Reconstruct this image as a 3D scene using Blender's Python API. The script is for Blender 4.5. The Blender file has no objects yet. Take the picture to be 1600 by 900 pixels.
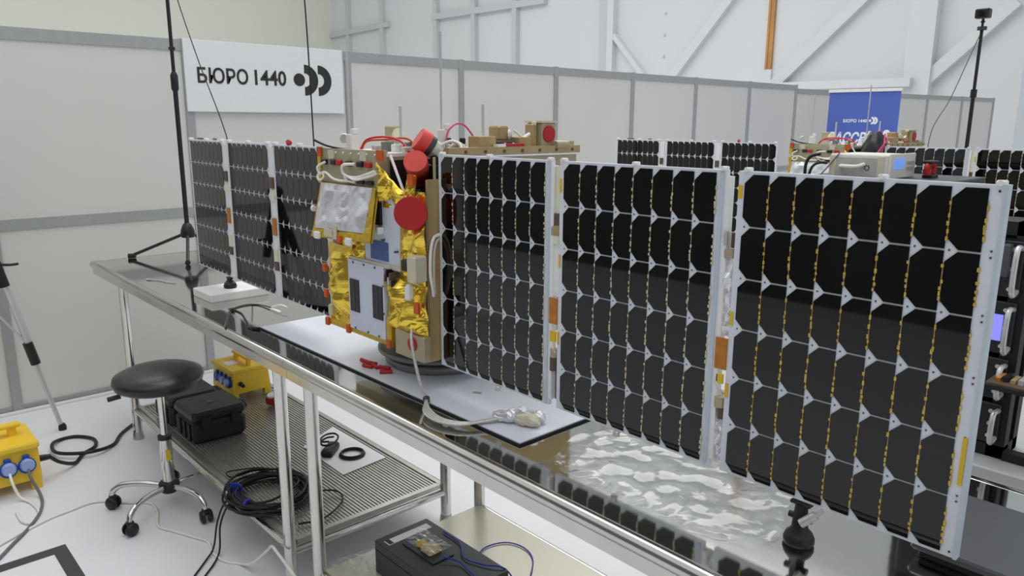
import bpy, math, random
from mathutils import Vector, Matrix, noise

sc = bpy.context.scene
col = sc.collection

# ------------------------------------------------------------------ camera
yaw, pitch, roll = 0.8247, -0.2150, 0.0048
f_ = Vector((-math.sin(yaw) * math.cos(pitch), math.cos(yaw) * math.cos(pitch), math.sin(pitch)))
r0 = Vector((math.cos(yaw), math.sin(yaw), 0)); u0 = r0.cross(f_)
r_ = r0 * math.cos(roll) + u0 * math.sin(roll); u_ = u0 * math.cos(roll) - r0 * math.sin(roll)
cd = bpy.data.cameras.new('camera'); cd.sensor_width = 36; cd.lens = 1184.1 / 1600 * 36
cd.clip_start = 0.02; cd.clip_end = 200
cam = bpy.data.objects.new('camera', cd); col.objects.link(cam)
M = Matrix((r_, u_, -f_)).transposed().to_4x4(); M.translation = Vector((1.365, -1.0455, 1.3884))
cam.matrix_world = M
sc.camera = cam

# ------------------------------------------------------------------ light
w = bpy.data.worlds.new('hall_light'); sc.world = w; w.use_nodes = True
bg = w.node_tree.nodes['Background']
bg.inputs[0].default_value = (0.95, 0.98, 1.0, 1); bg.inputs[1].default_value = 0.70
def area(name, loc, size, power, colr=(1, 0.985, 0.96), rot=(0, 0, 0)):
    d = bpy.data.lights.new(name, 'AREA'); d.shape = 'RECTANGLE'; d.size = size[0]; d.size_y = size[1]
    d.energy = power; d.color = colr
    o = bpy.data.objects.new(name, d); col.objects.link(o); o.location = loc; o.rotation_euler = rot
area('ceiling_lamp', (-1.2, 0.9, 6.0), (5, 3), 120)
area('ceiling_lamp', (-4.5, 6.0, 7.0), (6, 6), 260)
area('ceiling_lamp', (-12, 4.0, 8.0), (8, 8), 500)
area('ceiling_lamp', (1.5, -2.5, 6.0), (4, 3), 40)
sc.view_settings.view_transform = 'Standard'; sc.view_settings.look = 'None'
sc.view_settings.gamma = 1; sc.view_settings.use_curve_mapping = False
sc.view_settings.exposure = 0.0

# ------------------------------------------------------------------ materials
def lin(c):
    return tuple(((v / 255 + 0.055) / 1.055) ** 2.4 if v / 255 > 0.04045 else v / 255 / 12.92 for v in c)
MATS = {}
def mat(name, rgb, rough=0.5, metal=0.0, var=0.06, scale=30.0, bump=0.0, bscale=60.0, ior=1.45, emit=None, trans=0.0, alpha=1.0, stretch=None):
    m = bpy.data.materials.new(name); m.use_nodes = True; nt = m.node_tree; b = nt.nodes['Principled BSDF']
    c = lin(rgb)
    tc = nt.nodes.new('ShaderNodeTexCoord'); n = nt.nodes.new('ShaderNodeTexNoise'); n.inputs['Scale'].default_value = scale
    src = tc.outputs['Object']
    if stretch:
        mp = nt.nodes.new('ShaderNodeMapping'); mp.inputs['Scale'].default_value = stretch
        nt.links.new(src, mp.inputs[0]); src = mp.outputs[0]
    nt.links.new(src, n.inputs['Vector'])
    cr = nt.nodes.new('ShaderNodeValToRGB')
    cr.color_ramp.elements[0].position = 0.3; cr.color_ramp.elements[1].position = 0.7
    cr.color_ramp.elements[0].color = (*[v * (1 - var) for v in c], 1)
    cr.color_ramp.elements[1].color = (*[min(1, v * (1 + var)) for v in c], 1)
    nt.links.new(n.outputs['Fac'], cr.inputs[0]); nt.links.new(cr.outputs[0], b.inputs['Base Color'])
    b.inputs['Roughness'].default_value = rough; b.inputs['Metallic'].default_value = metal; b.inputs['IOR'].default_value = ior
    b.inputs['Transmission Weight'].default_value = trans; b.inputs['Alpha'].default_value = alpha
    if bump:
        n2 = nt.nodes.new('ShaderNodeTexNoise'); n2.inputs['Scale'].default_value = bscale; n2.inputs['Detail'].default_value = 4
        nt.links.new(src, n2.inputs['Vector'])
        bp = nt.nodes.new('ShaderNodeBump'); bp.inputs['Strength'].default_value = bump; bp.inputs['Distance'].default_value = 0.01
        nt.links.new(n2.outputs['Fac'], bp.inputs['Height']); nt.links.new(bp.outputs[0], b.inputs['Normal'])
    if emit:
        b.inputs['Emission Color'].default_value = (*lin(emit[0]), 1); b.inputs['Emission Strength'].default_value = emit[1]
    MATS[name] = m
    return m
mat('floor_white', (230, 231, 235), 0.35, var=0.02, scale=1.5)
mat('partition', (217, 216, 211), 0.45, var=0.015, scale=1.0)
mat('partition_rail', (168, 170, 171), 0.4, metal=0.2, var=0.03)
mat('hall_cream', (216, 217, 204), 0.8, var=0.02, scale=0.3)
mat('hall_white', (208, 210, 212), 0.7, var=0.02, scale=0.4)
mat('hall_bluewhite', (206, 213, 219), 0.7, var=0.02, scale=0.4)
mat('hall_rail', (190, 193, 195), 0.6, var=0.02)
mat('added_wall_grey', (104, 104, 106), 0.9, var=0.2, scale=1.2)  # dark tone for the added wall that the cells mirror
mat('wood_brown', (176, 130, 76), 0.6, var=0.15, scale=3)
mat('sign_white', (232, 235, 236), 0.4, var=0.01)
mat('print_dark', (48, 48, 48), 0.5, var=0.02)
mat('print_white', (240, 242, 246), 0.5, var=0.01)
mat('banner_blue', (82, 104, 186), 0.5, var=0.08, scale=1.5)
mat('steel_top', (205, 205, 200), 0.07, metal=1.0, var=0.03, scale=3, bump=0.012, bscale=14)
mat('steel_edge', (205, 204, 198), 0.16, metal=1.0, var=0.05, scale=12, bump=0.01, bscale=20)
mat('chrome', (215, 214, 210), 0.10, metal=1.0, var=0.03)
mat('grating_steel', (188, 187, 180), 0.3, metal=0.75, var=0.08)
mat('shelf_beige', (196, 192, 176), 0.25, metal=0.3, var=0.03, scale=3)
mat('table_grey', (196, 197, 198), 0.3, metal=0.2, var=0.02)
mat('cell_black', (10, 10, 9), 0.03, var=0.25, scale=6, ior=1.5)
mat('panel_white', (222, 226, 235), 0.45, var=0.03, scale=40)
mat('panel_strip', (196, 206, 216), 0.45, var=0.05, scale=20)
mat('pale_tab', (208, 202, 164), 0.5, metal=0.1, var=0.1, scale=150)
mat('gold_tab', (206, 178, 84), 0.45, metal=0.3, var=0.2, scale=200)
mat('screw_dark', (96, 100, 106), 0.4, metal=0.6)
mat('bus_tan', (178, 166, 138), 0.45, metal=0.25, var=0.06, scale=20)
mat('bus_olive', (176, 168, 138), 0.5, metal=0.2, var=0.06, scale=25)
mat('bus_gold', (176, 152, 108), 0.45, metal=0.2, var=0.08, scale=20)
mat('foil_gold', (240, 206, 78), 0.24, metal=0.9, var=0.12, scale=12, bump=0.08, bscale=40)
mat('gold_tape', (206, 170, 48), 0.4, metal=0.35, var=0.12, scale=40)
mat('foil_silver', (226, 227, 231), 0.3, metal=0.55, var=0.05, scale=30, bump=0.15, bscale=60)
mat('white_panel', (208, 214, 230), 0.4, var=0.03, scale=15)
mat('blue_patch', (66, 90, 150), 0.4, var=0.05)
mat('window_black', (26, 28, 32), 0.1, var=0.1)
mat('recess_black', (22, 20, 16), 0.7, var=0.1)
mat('cap_red', (214, 72, 62), 0.5, var=0.06, scale=40)
mat('cap_deepred', (182, 34, 36), 0.55, var=0.05, scale=60)
mat('tape_red', (200, 84, 22), 0.45, var=0.1)
mat('kapton', (184, 116, 30), 0.25, var=0.12, scale=60)
mat('label_yellow', (222, 186, 44), 0.5, var=0.05)
mat('cream', (226, 224, 196), 0.5, var=0.04)
mat('brown_dark', (92, 76, 62), 0.5, var=0.1)
mat('white_plastic', (236, 236, 234), 0.4, var=0.02)
mat('beige_plastic', (206, 198, 176), 0.5, var=0.03)
mat('cable_white', (236, 232, 224), 0.5, var=0.03)
mat('cable_black', (26, 26, 28), 0.45, var=0.1)
mat('cable_grey', (110, 112, 116), 0.5, var=0.05)
mat('cable_silver', (206, 205, 200), 0.35, metal=0.45, var=0.12, scale=150)
mat('cable_pink', (214, 92, 130), 0.5, var=0.05)
mat('cable_blue', (44, 62, 178), 0.45, var=0.05)
mat('cable_red', (198, 40, 48), 0.45, var=0.06)
mat('black_plastic', (30, 31, 33), 0.4, var=0.08)
mat('black_matte', (24, 25, 27), 0.6, var=0.08)
mat('black_vinyl', (40, 41, 44), 0.3, var=0.06, bump=0.05, bscale=250)
mat('dark_grey_metal', (66, 70, 72), 0.4, metal=0.3, var=0.05)
mat('laptop_grey', (78, 80, 84), 0.45, var=0.03)
mat('mat_grey', (214, 218, 228), 0.3, var=0.02, scale=4)
mat('disc_grey', (128, 130, 128), 0.35, metal=0.3, var=0.03)
mat('power_yellow', (240, 200, 52), 0.45, var=0.03)
mat('socket_blue', (28, 74, 178), 0.4, var=0.04)
mat('lid_blue', (150, 172, 224), 0.4, var=0.04)
mat('tape_dark', (66, 68, 72), 0.6, var=0.05)
mat('paper', (240, 241, 243), 0.6, var=0.01)
mat('instrument', (222, 222, 214), 0.45, var=0.02)
mat('instrument_grey', (178, 178, 174), 0.5, var=0.03)
mat('screen_blue', (120, 160, 232), 0.3, var=0.05, emit=((110, 150, 235), 0.55))
mat('led_blue', (120, 120, 230), 0.3, var=0.05, emit=((130, 130, 255), 0.9))
mat('silver_tripod', (206, 207, 208), 0.3, metal=0.5, var=0.03)
mat('parcel_tan', (206, 184, 138), 0.6, var=0.08)
def film_mat(name, tint=(0.97, 0.98, 0.98), gl=0.22):
    m = bpy.data.materials.new(name); m.use_nodes = True; nt = m.node_tree; nt.nodes.clear()
    o = nt.nodes.new('ShaderNodeOutputMaterial'); mx = nt.nodes.new('ShaderNodeMixShader')
    t = nt.nodes.new('ShaderNodeBsdfTransparent'); t.inputs[0].default_value = (*tint, 1)
    g = nt.nodes.new('ShaderNodeBsdfGlossy'); g.inputs['Roughness'].default_value = 0.12; g.inputs[0].default_value = (0.95, 0.96, 0.96, 1)
    tc = nt.nodes.new('ShaderNodeTexCoord'); n = nt.nodes.new('ShaderNodeTexNoise'); n.inputs['Scale'].default_value = 35
    bp = nt.nodes.new('ShaderNodeBump'); bp.inputs['Strength'].default_value = 0.1; bp.inputs['Distance'].default_value = 0.01
    fr = nt.nodes.new('ShaderNodeLayerWeight'); fr.inputs[0].default_value = 0.5
    pw = nt.nodes.new('ShaderNodeMath'); pw.operation = 'POWER'; pw.inputs[1].default_value = 4.0
    ad = nt.nodes.new('ShaderNodeMath'); ad.operation = 'ADD'; ad.inputs[1].default_value = gl; ad.use_clamp = True
    L = nt.links.new
    L(tc.outputs['Object'], n.inputs['Vector']); L(n.outputs['Fac'], bp.inputs['Height']); L(bp.outputs[0], g.inputs['Normal'])
    L(fr.outputs['Facing'], pw.inputs[0]); L(pw.outputs[0], ad.inputs[0]); L(ad.outputs[0], mx.inputs[0]); L(t.outputs[0], mx.inputs[1]); L(g.outputs[0], mx.inputs[2]); L(mx.outputs[0], o.inputs[0])
    MATS[name] = m
film_mat('clear_film', gl=0.07); film_mat('bag_film', gl=0.12)

# ------------------------------------------------------------------ mesh helpers
class MB:
    def __init__(s): s.v = []; s.f = []; s.sm = []
    def add(s, vs, fs, smooth=False):
        b = len(s.v); s.v += [Vector(v) for v in vs]
        for f in fs: s.f.append([b + i for i in f]); s.sm.append(smooth)
        return s
    def box(s, x0, x1, y0, y1, z0, z1, bev=0.0):
        if x0 > x1: x0, x1 = x1, x0
        if y0 > y1: y0, y1 = y1, y0
        if z0 > z1: z0, z1 = z1, z0
        if bev <= 0:
            vs = [(x, y, z) for z in (z0, z1) for y in (y0, y1) for x in (x0, x1)]
            return s.add(vs, [(0, 2, 3, 1), (4, 5, 7, 6), (0, 1, 5, 4), (2, 6, 7, 3), (0, 4, 6, 2), (1, 3, 7, 5)])
        b = min(bev, (x1 - x0) / 2.01, (y1 - y0) / 2.01, (z1 - z0) / 2.01)
        def ring(i, z): return [(x0 + i + b, y0 + i, z), (x1 - i - b, y0 + i, z), (x1 - i, y0 + i + b, z), (x1 - i, y1 - i - b, z), (x1 - i - b, y1 - i, z), (x0 + i + b, y1 - i, z), (x0 + i, y1 - i - b, z), (x0 + i, y0 + i + b, z)]
        i = b * 0.6
        vs = ring(i, z0) + ring(0, z0 + b) + ring(0, z1 - b) + ring(i, z1)
        fs = [tuple(range(7, -1, -1)), tuple(range(24, 32))]
        for k in range(3):
            for j in range(8): fs.append((k * 8 + j, k * 8 + (j + 1) % 8, k * 8 + 8 + (j + 1) % 8, k * 8 + 8 + j))
        return s.add(vs, fs)
    def cyl(s, p0, p1, r0, r1=None, n=14, cap=True, smooth=True):
        p0, p1 = Vector(p0), Vector(p1); r1 = r0 if r1 is None else r1
        d = (p1 - p0).normalized(); a = d.orthogonal().normalized(); b = d.cross(a)
        vs = []
        for p, r in ((p0, r0), (p1, r1)):
            for i in range(n):
                t = 2 * math.pi * i / n; vs.append(p + a * (r * math.cos(t)) + b * (r * math.sin(t)))
        s.add(vs, [(i, (i + 1) % n, n + (i + 1) % n, n + i) for i in range(n)], smooth)
        if cap: s.add(vs, [tuple(range(n - 1, -1, -1)), tuple(range(n, 2 * n))])
        return s
    def lathe(s, o, axis, prof, n=24, smooth=True):
        o = Vector(o); d = Vector(axis).normalized(); a = d.orthogonal().normalized(); b = d.cross(a); vs = []
        for r, h in prof:
            for i in range(n):
                t = 2 * math.pi * i / n; vs.append(o + d * h + a * (r * math.cos(t)) + b * (r * math.sin(t)))
        k = len(prof)
        s.add(vs, [(q * n + i, q * n + (i + 1) % n, (q + 1) * n + (i + 1) % n, (q + 1) * n + i) for q in range(k - 1) for i in range(n)], smooth)
        s.add(vs[:n], [tuple(range(n - 1, -1, -1))]); s.add(vs[-n:], [tuple(range(n))])
        return s
    def tube(s, pts, r, n=8, sub=6, closed=False):
        pts = [Vector(p) for p in pts]
        if sub > 1 and len(pts) > 2:
            out = []; m = len(pts)
            for i in range(m if closed else m - 1):
                if closed: a, b, c, d = pts[i - 1], pts[i], pts[(i + 1) % m], pts[(i + 2) % m]
                else: b, c = pts[i], pts[i + 1]; a = pts[i - 1] if i else b * 2 - c; d = pts[i + 2] if i + 2 < m else c * 2 - b
                for k in range(sub):
                    t = k / sub
                    out.append(0.5 * ((2 * b) + (c - a) * t + (2 * a - 5 * b + 4 * c - d) * t * t + (3 * b - a - 3 * c + d) * t ** 3))
            if not closed: out.append(pts[-1])
            pts = out
        m = len(pts); vs = []; up = None
        for i, p in enumerate(pts):
            if closed: d = pts[(i + 1) % m] - pts[i - 1]
            else: d = pts[min(i + 1, m - 1)] - pts[max(i - 1, 0)]
            d = d.normalized() if d.length > 1e-9 else Vector((0, 0, 1))
            if up is None: up = d.orthogonal().normalized()
            up = (up - d * up.dot(d)); up = up.normalized() if up.length > 1e-6 else d.orthogonal().normalized()
            b = d.cross(up)
            for j in range(n):
                t = 2 * math.pi * j / n; vs.append(p + up * (r * math.cos(t)) + b * (r * math.sin(t)))
        fs = [(i * n + j, i * n + (j + 1) % n, ((i + 1) % m) * n + (j + 1) % n, ((i + 1) % m) * n + j) for i in range(m if closed else m - 1) for j in range(n)]
        s.add(vs, fs, True)
        if not closed: s.add(vs[:n] + vs[-n:], [tuple(range(n - 1, -1, -1)), tuple(range(n, 2 * n))])
        return s
    def prism(s, poly, y0, y1):            # polygon in (x, z), extruded along y (front first)
        n = len(poly); vs = [(x, y0, z) for x, z in poly] + [(x, y1, z) for x, z in poly]
        return s.add(vs, [tuple(range(n)), tuple(range(2 * n - 1, n - 1, -1))] + [(i, n + i, n + (i + 1) % n, (i + 1) % n) for i in range(n)])
    def build(s, name, m, parent=None, off=(0, 0, 0), kind=None, label=None):
        me = bpy.data.meshes.new(name); off = Vector(off)
        me.from_pydata([tuple(v - off) for v in s.v], [], s.f)
        me.polygons.foreach_set('use_smooth', s.sm); me.validate(); me.update()
        me.materials.append(MATS[m])
        return link(name, me, parent, kind, label)
def link(name, me, parent=None, kind=None, label=None):
    o = bpy.data.objects.new(name, me); col.objects.link(o)
    if parent: o.parent = parent
    if kind: o['kind'] = kind
    if label: o['label'] = label
    return o
def thing(name, label, cat, loc=(0, 0, 0), rz=0, group=None, kind=None):
    o = bpy.data.objects.new(name, None); col.objects.link(o); o.location = loc; o.rotation_euler = (0, 0, rz); o.empty_display_size = 0.1
    return tag(o, label, cat, group, kind)
def tag(o, label, cat=None, group=None, kind=None):
    o['label'] = label
    if cat: o['category'] = cat
    if group: o['group'] = group
    if kind: o['kind'] = kind
    return o
def copy_tree(o, parent=None):
    c = o.copy(); col.objects.link(c); c.parent = parent
    for ch in list(o.children): copy_tree(ch, c)
    return c
def text_mesh(body, size, ext=0.001, shear=0.0, bold=0.0):
    cu = bpy.data.curves.new('lettering', 'FONT'); cu.body = body; cu.size = size; cu.extrude = ext; cu.shear = shear; cu.offset = bold; cu.resolution_u = 3
    o = bpy.data.objects.new('lettering', cu); col.objects.link(o)
    dg = bpy.context.evaluated_depsgraph_get(); dg.update()
    me = bpy.data.meshes.new_from_object(o.evaluated_get(dg)); bpy.data.objects.remove(o); bpy.data.curves.remove(cu)
    me.materials.clear()
    return me
def fit_text(me, w=None, h=None):
    xs = [v.co.x for v in me.vertices]; ys = [v.co.y for v in me.vertices]
    sx = (w / (max(xs) - min(xs))) if w else 1; sy = (h / (max(ys) - min(ys))) if h else sx
    x0, y0 = min(xs), min(ys)
    for v in me.vertices: v.co.x = (v.co.x - x0) * sx; v.co.y = (v.co.y - y0) * sy
def crumple(quad, nx, ny, amp, seed, freq=22.0, nrm=None, edge=0.35):
    """wrinkled sheet between four corners (bl, br, tr, tl), with a thin back"""
    bl, br, tr, tl = [Vector(q) for q in quad]; m = MB(); vs = []
    nrm = Vector(nrm) if nrm else (br - bl).cross(tl - bl).normalized()
    for j in range(ny + 1):
        for i in range(nx + 1):
            s, t = i / nx, j / ny
            p = bl * (1 - s) * (1 - t) + br * s * (1 - t) + tr * s * t + tl * (1 - s) * t
            q = p * freq + Vector((seed * 3.7, seed * 1.3, seed * 2.1))
            h = abs(noise.noise(q)) * 1.3 + 0.5 * abs(noise.noise(q * 2.1)) + 0.12 * noise.noise(q * 4.5)
            e = min(1, edge + 4 * min(s, 1 - s, t, 1 - t))
            vs.append(p + nrm * (amp * h * e))
    fs = [(j * (nx + 1) + i, j * (nx + 1) + i + 1, (j + 1) * (nx + 1) + i + 1, (j + 1) * (nx + 1) + i) for j in range(ny) for i in range(nx)]
    m.add(vs, fs); return m
rng = random.Random(4)

# ================================================================== THE SETTING
tag(MB().box(-26, 12, -12, 16, -0.1, 0).build('floor', 'floor_white'), 'glossy white floor of the exhibition hall', 'floor', kind='structure')

# left partition
XW, HW = -2.80, 1.80
wl = thing('wall_left', 'light grey exhibition partition of framed panels running along the left', 'wall', (XW, 0, 0), kind='structure')
posts = [-1.40, -0.45, 0.49, 1.45, 2.33, 3.26, 4.19, 5.12, 6.06, 7.02]
pm = {}
for a, b in zip([-2.35] + posts, posts):
    for z0, z1 in ((0.03, 0.89), (0.93, HW - 0.05)):
        MB().box(-0.03, -0.012, a + 0.02, b - 0.02, z0, z1).build('wall_panel', 'partition', wl)
for y in [-2.35] + posts: MB().box(-0.042, 0.0, y - 0.022, y + 0.022, 0, HW + 0.006, 0.003).build('post', 'partition_rail', wl)
for a, b in zip([-2.35] + posts, posts):
    for z0, z1 in ((0, 0.035), (0.885, 0.935), (HW - 0.055, HW)):
        MB().box(-0.04, -0.004, a + 0.022, b - 0.022, z0, z1).build('rail', 'partition_rail', wl)
bl = MB().box(XW + 0.001, XW + 0.022, -2.35, 2.3, 0, 0.014, 0.003).build('baseboard_left', 'white_plastic'); tag(bl, 'low white cable trunking along the foot of the left partition', 'baseboard', kind='structure')
# rear partition turning away behind the second satellite
wb = thing('wall_back', 'light grey framed partition behind the blue banner', 'wall', (XW, 7.04, 0), math.atan2(11.56 - 7.04, -2.23 + 2.80), kind='structure')
for k in range(5):
    a, b = k * 0.95, (k + 1) * 0.95
    MB().box(a + 0.02, b - 0.02, 0.012, 0.03, 0.03, HW - 0.09).build('wall_panel', 'partition', wb)
    MB().box(b - 0.022, b + 0.022, 0.0, 0.042, 0, HW - 0.03, 0.003).build('post', 'partition_rail', wb)
    MB().box(a + 0.022, b - 0.022, 0.004, 0.04, HW - 0.09, HW - 0.035).build('rail', 'partition_rail', wb)
# hall shell, far behind
YB = 13.0; K = 14.045 / 11.045
def hx(x): return 1.365 + (x - 1.365) * K
def hz(z): return 1.388 + (z - 1.388) * K
XA = hx(-17.81)
tag(MB().box(XA - 0.3, XA, -12, YB + 0.3, 0, 9).build('wall_far_left', 'hall_cream'), 'tall cream hall wall above the left partition', 'wall', kind='structure')
wf = thing('wall_far', 'white tent-like hall wall with slanted beams above the partition', 'wall', (0, YB, 0), kind='structure')
MB().box(XA, 12, 0, 0.3, 0, 9).build('wall_panel', 'hall_white', wf)
BT = [0]
def beam(name, a, b, wd, m='hall_rail', th=0.12):
    BT[0] += 1; th += BT[0] * 0.004
    (x0, z0), (x1, z1) = a, b; d = Vector((x1 - x0, 0, z1 - z0)).normalized(); n = Vector((-d.z, 0, d.x)) * wd / 2
    A, B = Vector((x0, 0, z0)), Vector((x1, 0, z1))
    q = [A - n, B - n, B + n, A + n]
    return MB().prism([(v.x, v.z) for v in q], -th, 0).build(name, m, wf)
for x in (-16.9, -15.3): beam('mullion', (hx(x), 2.5), (hx(x), 8), 0.18)
beam('mullion', (hx(-17.8), hz(3.66)), (hx(-15.0), hz(3.72)), 0.14)
for x in (-13.1, -11.75, -10.45): beam('mullion', (hx(x), 2.4), (hx(x), 8), 0.16)
beam('mullion', (hx(-13.2), hz(3.72)), (hx(-9.6), hz(3.70)), 0.16)
MB().box(hx(-8.18), hx(-7.98), -0.12, 0, 0, 8.5).build('column', 'hall_rail', wf)
MB().box(hx(-7.975), hx(-7.84), -0.16, 0, 0, 8.5).build('column', 'hall_white', wf)
beam('brace', (hx(-7.85), hz(2.92)), (hx(-7.1), hz(2.15)), 0.11, 'hall_white')
beam('brace', (hx(-6.6), hz(2.1)), (hx(-4.9), hz(4.0)), 0.18, 'hall_white', 0.1)
beam('brace', (hx(-4.75), hz(1.9)), (hx(-3.2), hz(3.3)), 0.2, 'hall_white', 0.1)
beam('brace', (hx(-2.6), hz(1.88)), (hx(-1.6), hz(2.85)), 0.2, 'hall_white', 0.1)
beam('ledge', (hx(-4.75), hz(1.93)), (hx(-2.65), hz(1.93)), 0.14, 'hall_white', 0.3)
beam('pillar', (hx(-2.62), 0), (hx(-2.62), 7), 0.42, 'hall_white', 0.15)
for i, (xa, xb) in enumerate(((-6.79, 0), (-2.47, 0))):
    for k in range(3):
        z = (2.5, 2.85, 3.2)[k] if i == 0 else (2.10, 2.45, 2.82)[k]
        MB().lathe((hx(xa), 0, hz(z)), (0, -1, 0), [(0.03, 0), (0.025, 0.03)], 8).build('bolt', 'hall_rail', wf)
tr = MB()
for i in range(3): tr.box(hx(-4.87 + i * 0.035), hx(-4.87 + i * 0.035 + 0.033), YB - 0.06 + 0.012 * (i % 2), YB - 0.002, hz(2.2), 8.5)
MB().box(hx(-4.88), hx(-4.76), -0.05, 0, 0, hz(2.2)).build('column', 'hall_white', wf)
tag(tr.build('trim_1', 'wood_brown'), 'brown wooden post high on the white hall wall', 'trim', kind='structure')
tag(MB().box(0.0, 6, 4.3, 4.5, 0, 7).build('wall_right', 'hall_bluewhite'), 'plain bluish white wall at the right edge behind the mast', 'wall', kind='structure')

tag(MB().box(-14, 9, -4.8, -4.6, 0, 3.4).build('added_dark_wall', 'added_wall_grey'), 'unseen dark wall added behind the viewer to darken the solar panel reflections', 'wall', kind='structure')  # added out of view so the solar cells reflect something dark

# ================================================================== TABLES
ZT = 0.754
def work_table(x0, x1, label, shelf):
    ya_ = -0.010; cx_ = (x0 + x1) / 2 + 0.5
    t = thing('work_table', label, 'table', (-0.5 + cx_ * math.cos(ya_), 0.16 + cx_ * math.sin(ya_), 0), ya_, 'polished steel work tables')
    hx_ = (x1 - x0) / 2; y0, y1 = -0.325, 0.32
    ia, ib = (0.012, 0.0) if shelf == 'mesh' else (0.0, 0.012)      # the tables butt together without an edge
    MB().box(-hx_ + ia, hx_ - ib, y0 + 0.012, y1 - 0.012, ZT - 0.028, ZT).build('tabletop', 'steel_top', t)
    rim = MB()
    for y in (y0 + 0.012, y1 - 0.012): rim.cyl((-hx_ + ia, y, ZT - 0.013), (hx_ - ib, y, ZT - 0.013), 0.0155, n=12)
    xe = -hx_ + 0.012 if shelf == 'mesh' else hx_ - 0.012
    rim.cyl((xe, y0 + 0.012, ZT - 0.013), (xe, y1 - 0.012, ZT - 0.013), 0.0155, n=12)
    for y in (y0 + 0.012, y1 - 0.012): rim.lathe((xe, y, ZT - 0.013), (0, 0, 1), [(0.004, -0.0155), (0.0125, -0.010), (0.0155, 0), (0.0125, 0.010), (0.004, 0.0155)], 12)
    rim.box(-hx_ + (0.008 if ia else 0), hx_ - (0.008 if ib else 0), y0 + 0.008, y1 - 0.008, ZT - 0.055, ZT - 0.028)
    rim.build('rolled_edge', 'steel_edge', t)
    lx = hx_ - (0.38 if shelf == 'mesh' else 0.09)
    for sx in (-1, 1):
        for y in (y0 + 0.03, y1 - 0.03):
            xx = (-lx if sx < 0 else hx_ - 0.095) if shelf == 'mesh' else (-lx if sx < 0 else hx_ - 0.1)
            l = MB().cyl((xx, y, 0.03), (xx, y, ZT - 0.05), 0.0185, n=14); lg = l.build('leg', 'chrome', t)
            MB().cyl((xx, y, 0.0), (xx, y, 0.034), 0.024, 0.0195, n=14).build('foot', 'grating_steel', lg)
    xa = -lx; xb = hx_ - 0.095
    for y in (y0 + 0.03, y1 - 0.03): MB().cyl((xa, y, 0.135), (xb, y, 0.135), 0.0125, n=10).build('stretcher', 'chrome', t)
    for x in (xa, xb): MB().cyl((x, y0 + 0.03, 0.118), (x, y1 - 0.03, 0.118), 0.0125, n=10).build('stretcher', 'chrome', t)
    if shelf == 'mesh':
        g = MB(); ya, yb = y0 + 0.05, y1 - 0.05
        n = 44
        for i in range(n + 1):
            y = ya + (yb - ya) * i / n; g.box(xa + 0.02, xb - 0.01, y - 0.0034, y + 0.0034, 0.143, 0.150)
        for i in range(60):
            x = xa + 0.02 + (xb - xa - 0.03) * i / 59; g.box(x - 0.0022, x + 0.0022, ya, yb, 0.138, 0.146)
        g.box(xa + 0.012, xa + 0.032, ya, yb, 0.136, 0.152).box(xb - 0.02, xb, ya, yb, 0.136, 0.152)
        g.box(xa, xb, ya - 0.012, ya + 0.004, 0.136, 0.153).box(xa, xb, yb - 0.004, yb + 0.012, 0.136, 0.153)
        g.build('wire_shelf', 'grating_steel', t, kind='stuff')
    else:
        MB().box(xa + 0.01, xb - 0.01, y0 + 0.04, y1 - 0.04, 0.138, 0.150).build('shelf', 'shelf_beige', t)
    return t
work_table(-2.47, -0.501, 'long polished steel table carrying the left solar panels, with a wire shelf below', 'mesh')
work_table(-0.4995, 1.75, 'near polished steel table under the large right-hand solar panels', 'sheet')
t2 = thing('side_table', 'plain grey table holding the black equipment rack at right', 'table', (1.1, 0.78, 0))
MB().box(-0.85, 0.9, -0.26, 0.24, ZT - 0.03, ZT, 0.004).build('tabletop', 'table_grey', t2)
for x in (-0.8, 0.85):
    for y in (-0.22, 0.2): MB().box(x - 0.02, x + 0.02, y - 0.02, y + 0.02, 0, ZT - 0.03).build('leg', 'chrome', t2)
t3 = thing('back_table', 'long steel table under the second satellite in the background', 'table', (-0.35, 2.95, 0))
MB().box(-2.3, 2.2, -0.35, 0.35, 0.69, 0.7246, 0.004).build('tabletop', 'steel_edge', t3)
for x in (-2.2, -0.1, 2.1):
    for y in (-0.3, 0.3): MB().cyl((x, y, 0), (x, y, 0.69), 0.018).build('leg', 'chrome', t3)

# ================================================================== SATELLITE
CP, RP, Z0 = 0.0411, 0.0808, 0.83
PW, PH = 8 * CP, 6 * RP
ORG = Vector((-0.235, 0.2, ZT))
sat = thing('satellite', 'nearest satellite, gold-foil body between two wings of black solar panels, on the front tables', 'satellite', ORG, group='satellites on display')
def part(b, name, m, parent=None, kind=None, label=None): return b.build(name, m, parent or sat, ORG if (parent is None or parent == sat) else (0, 0, 0), kind, label)
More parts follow.
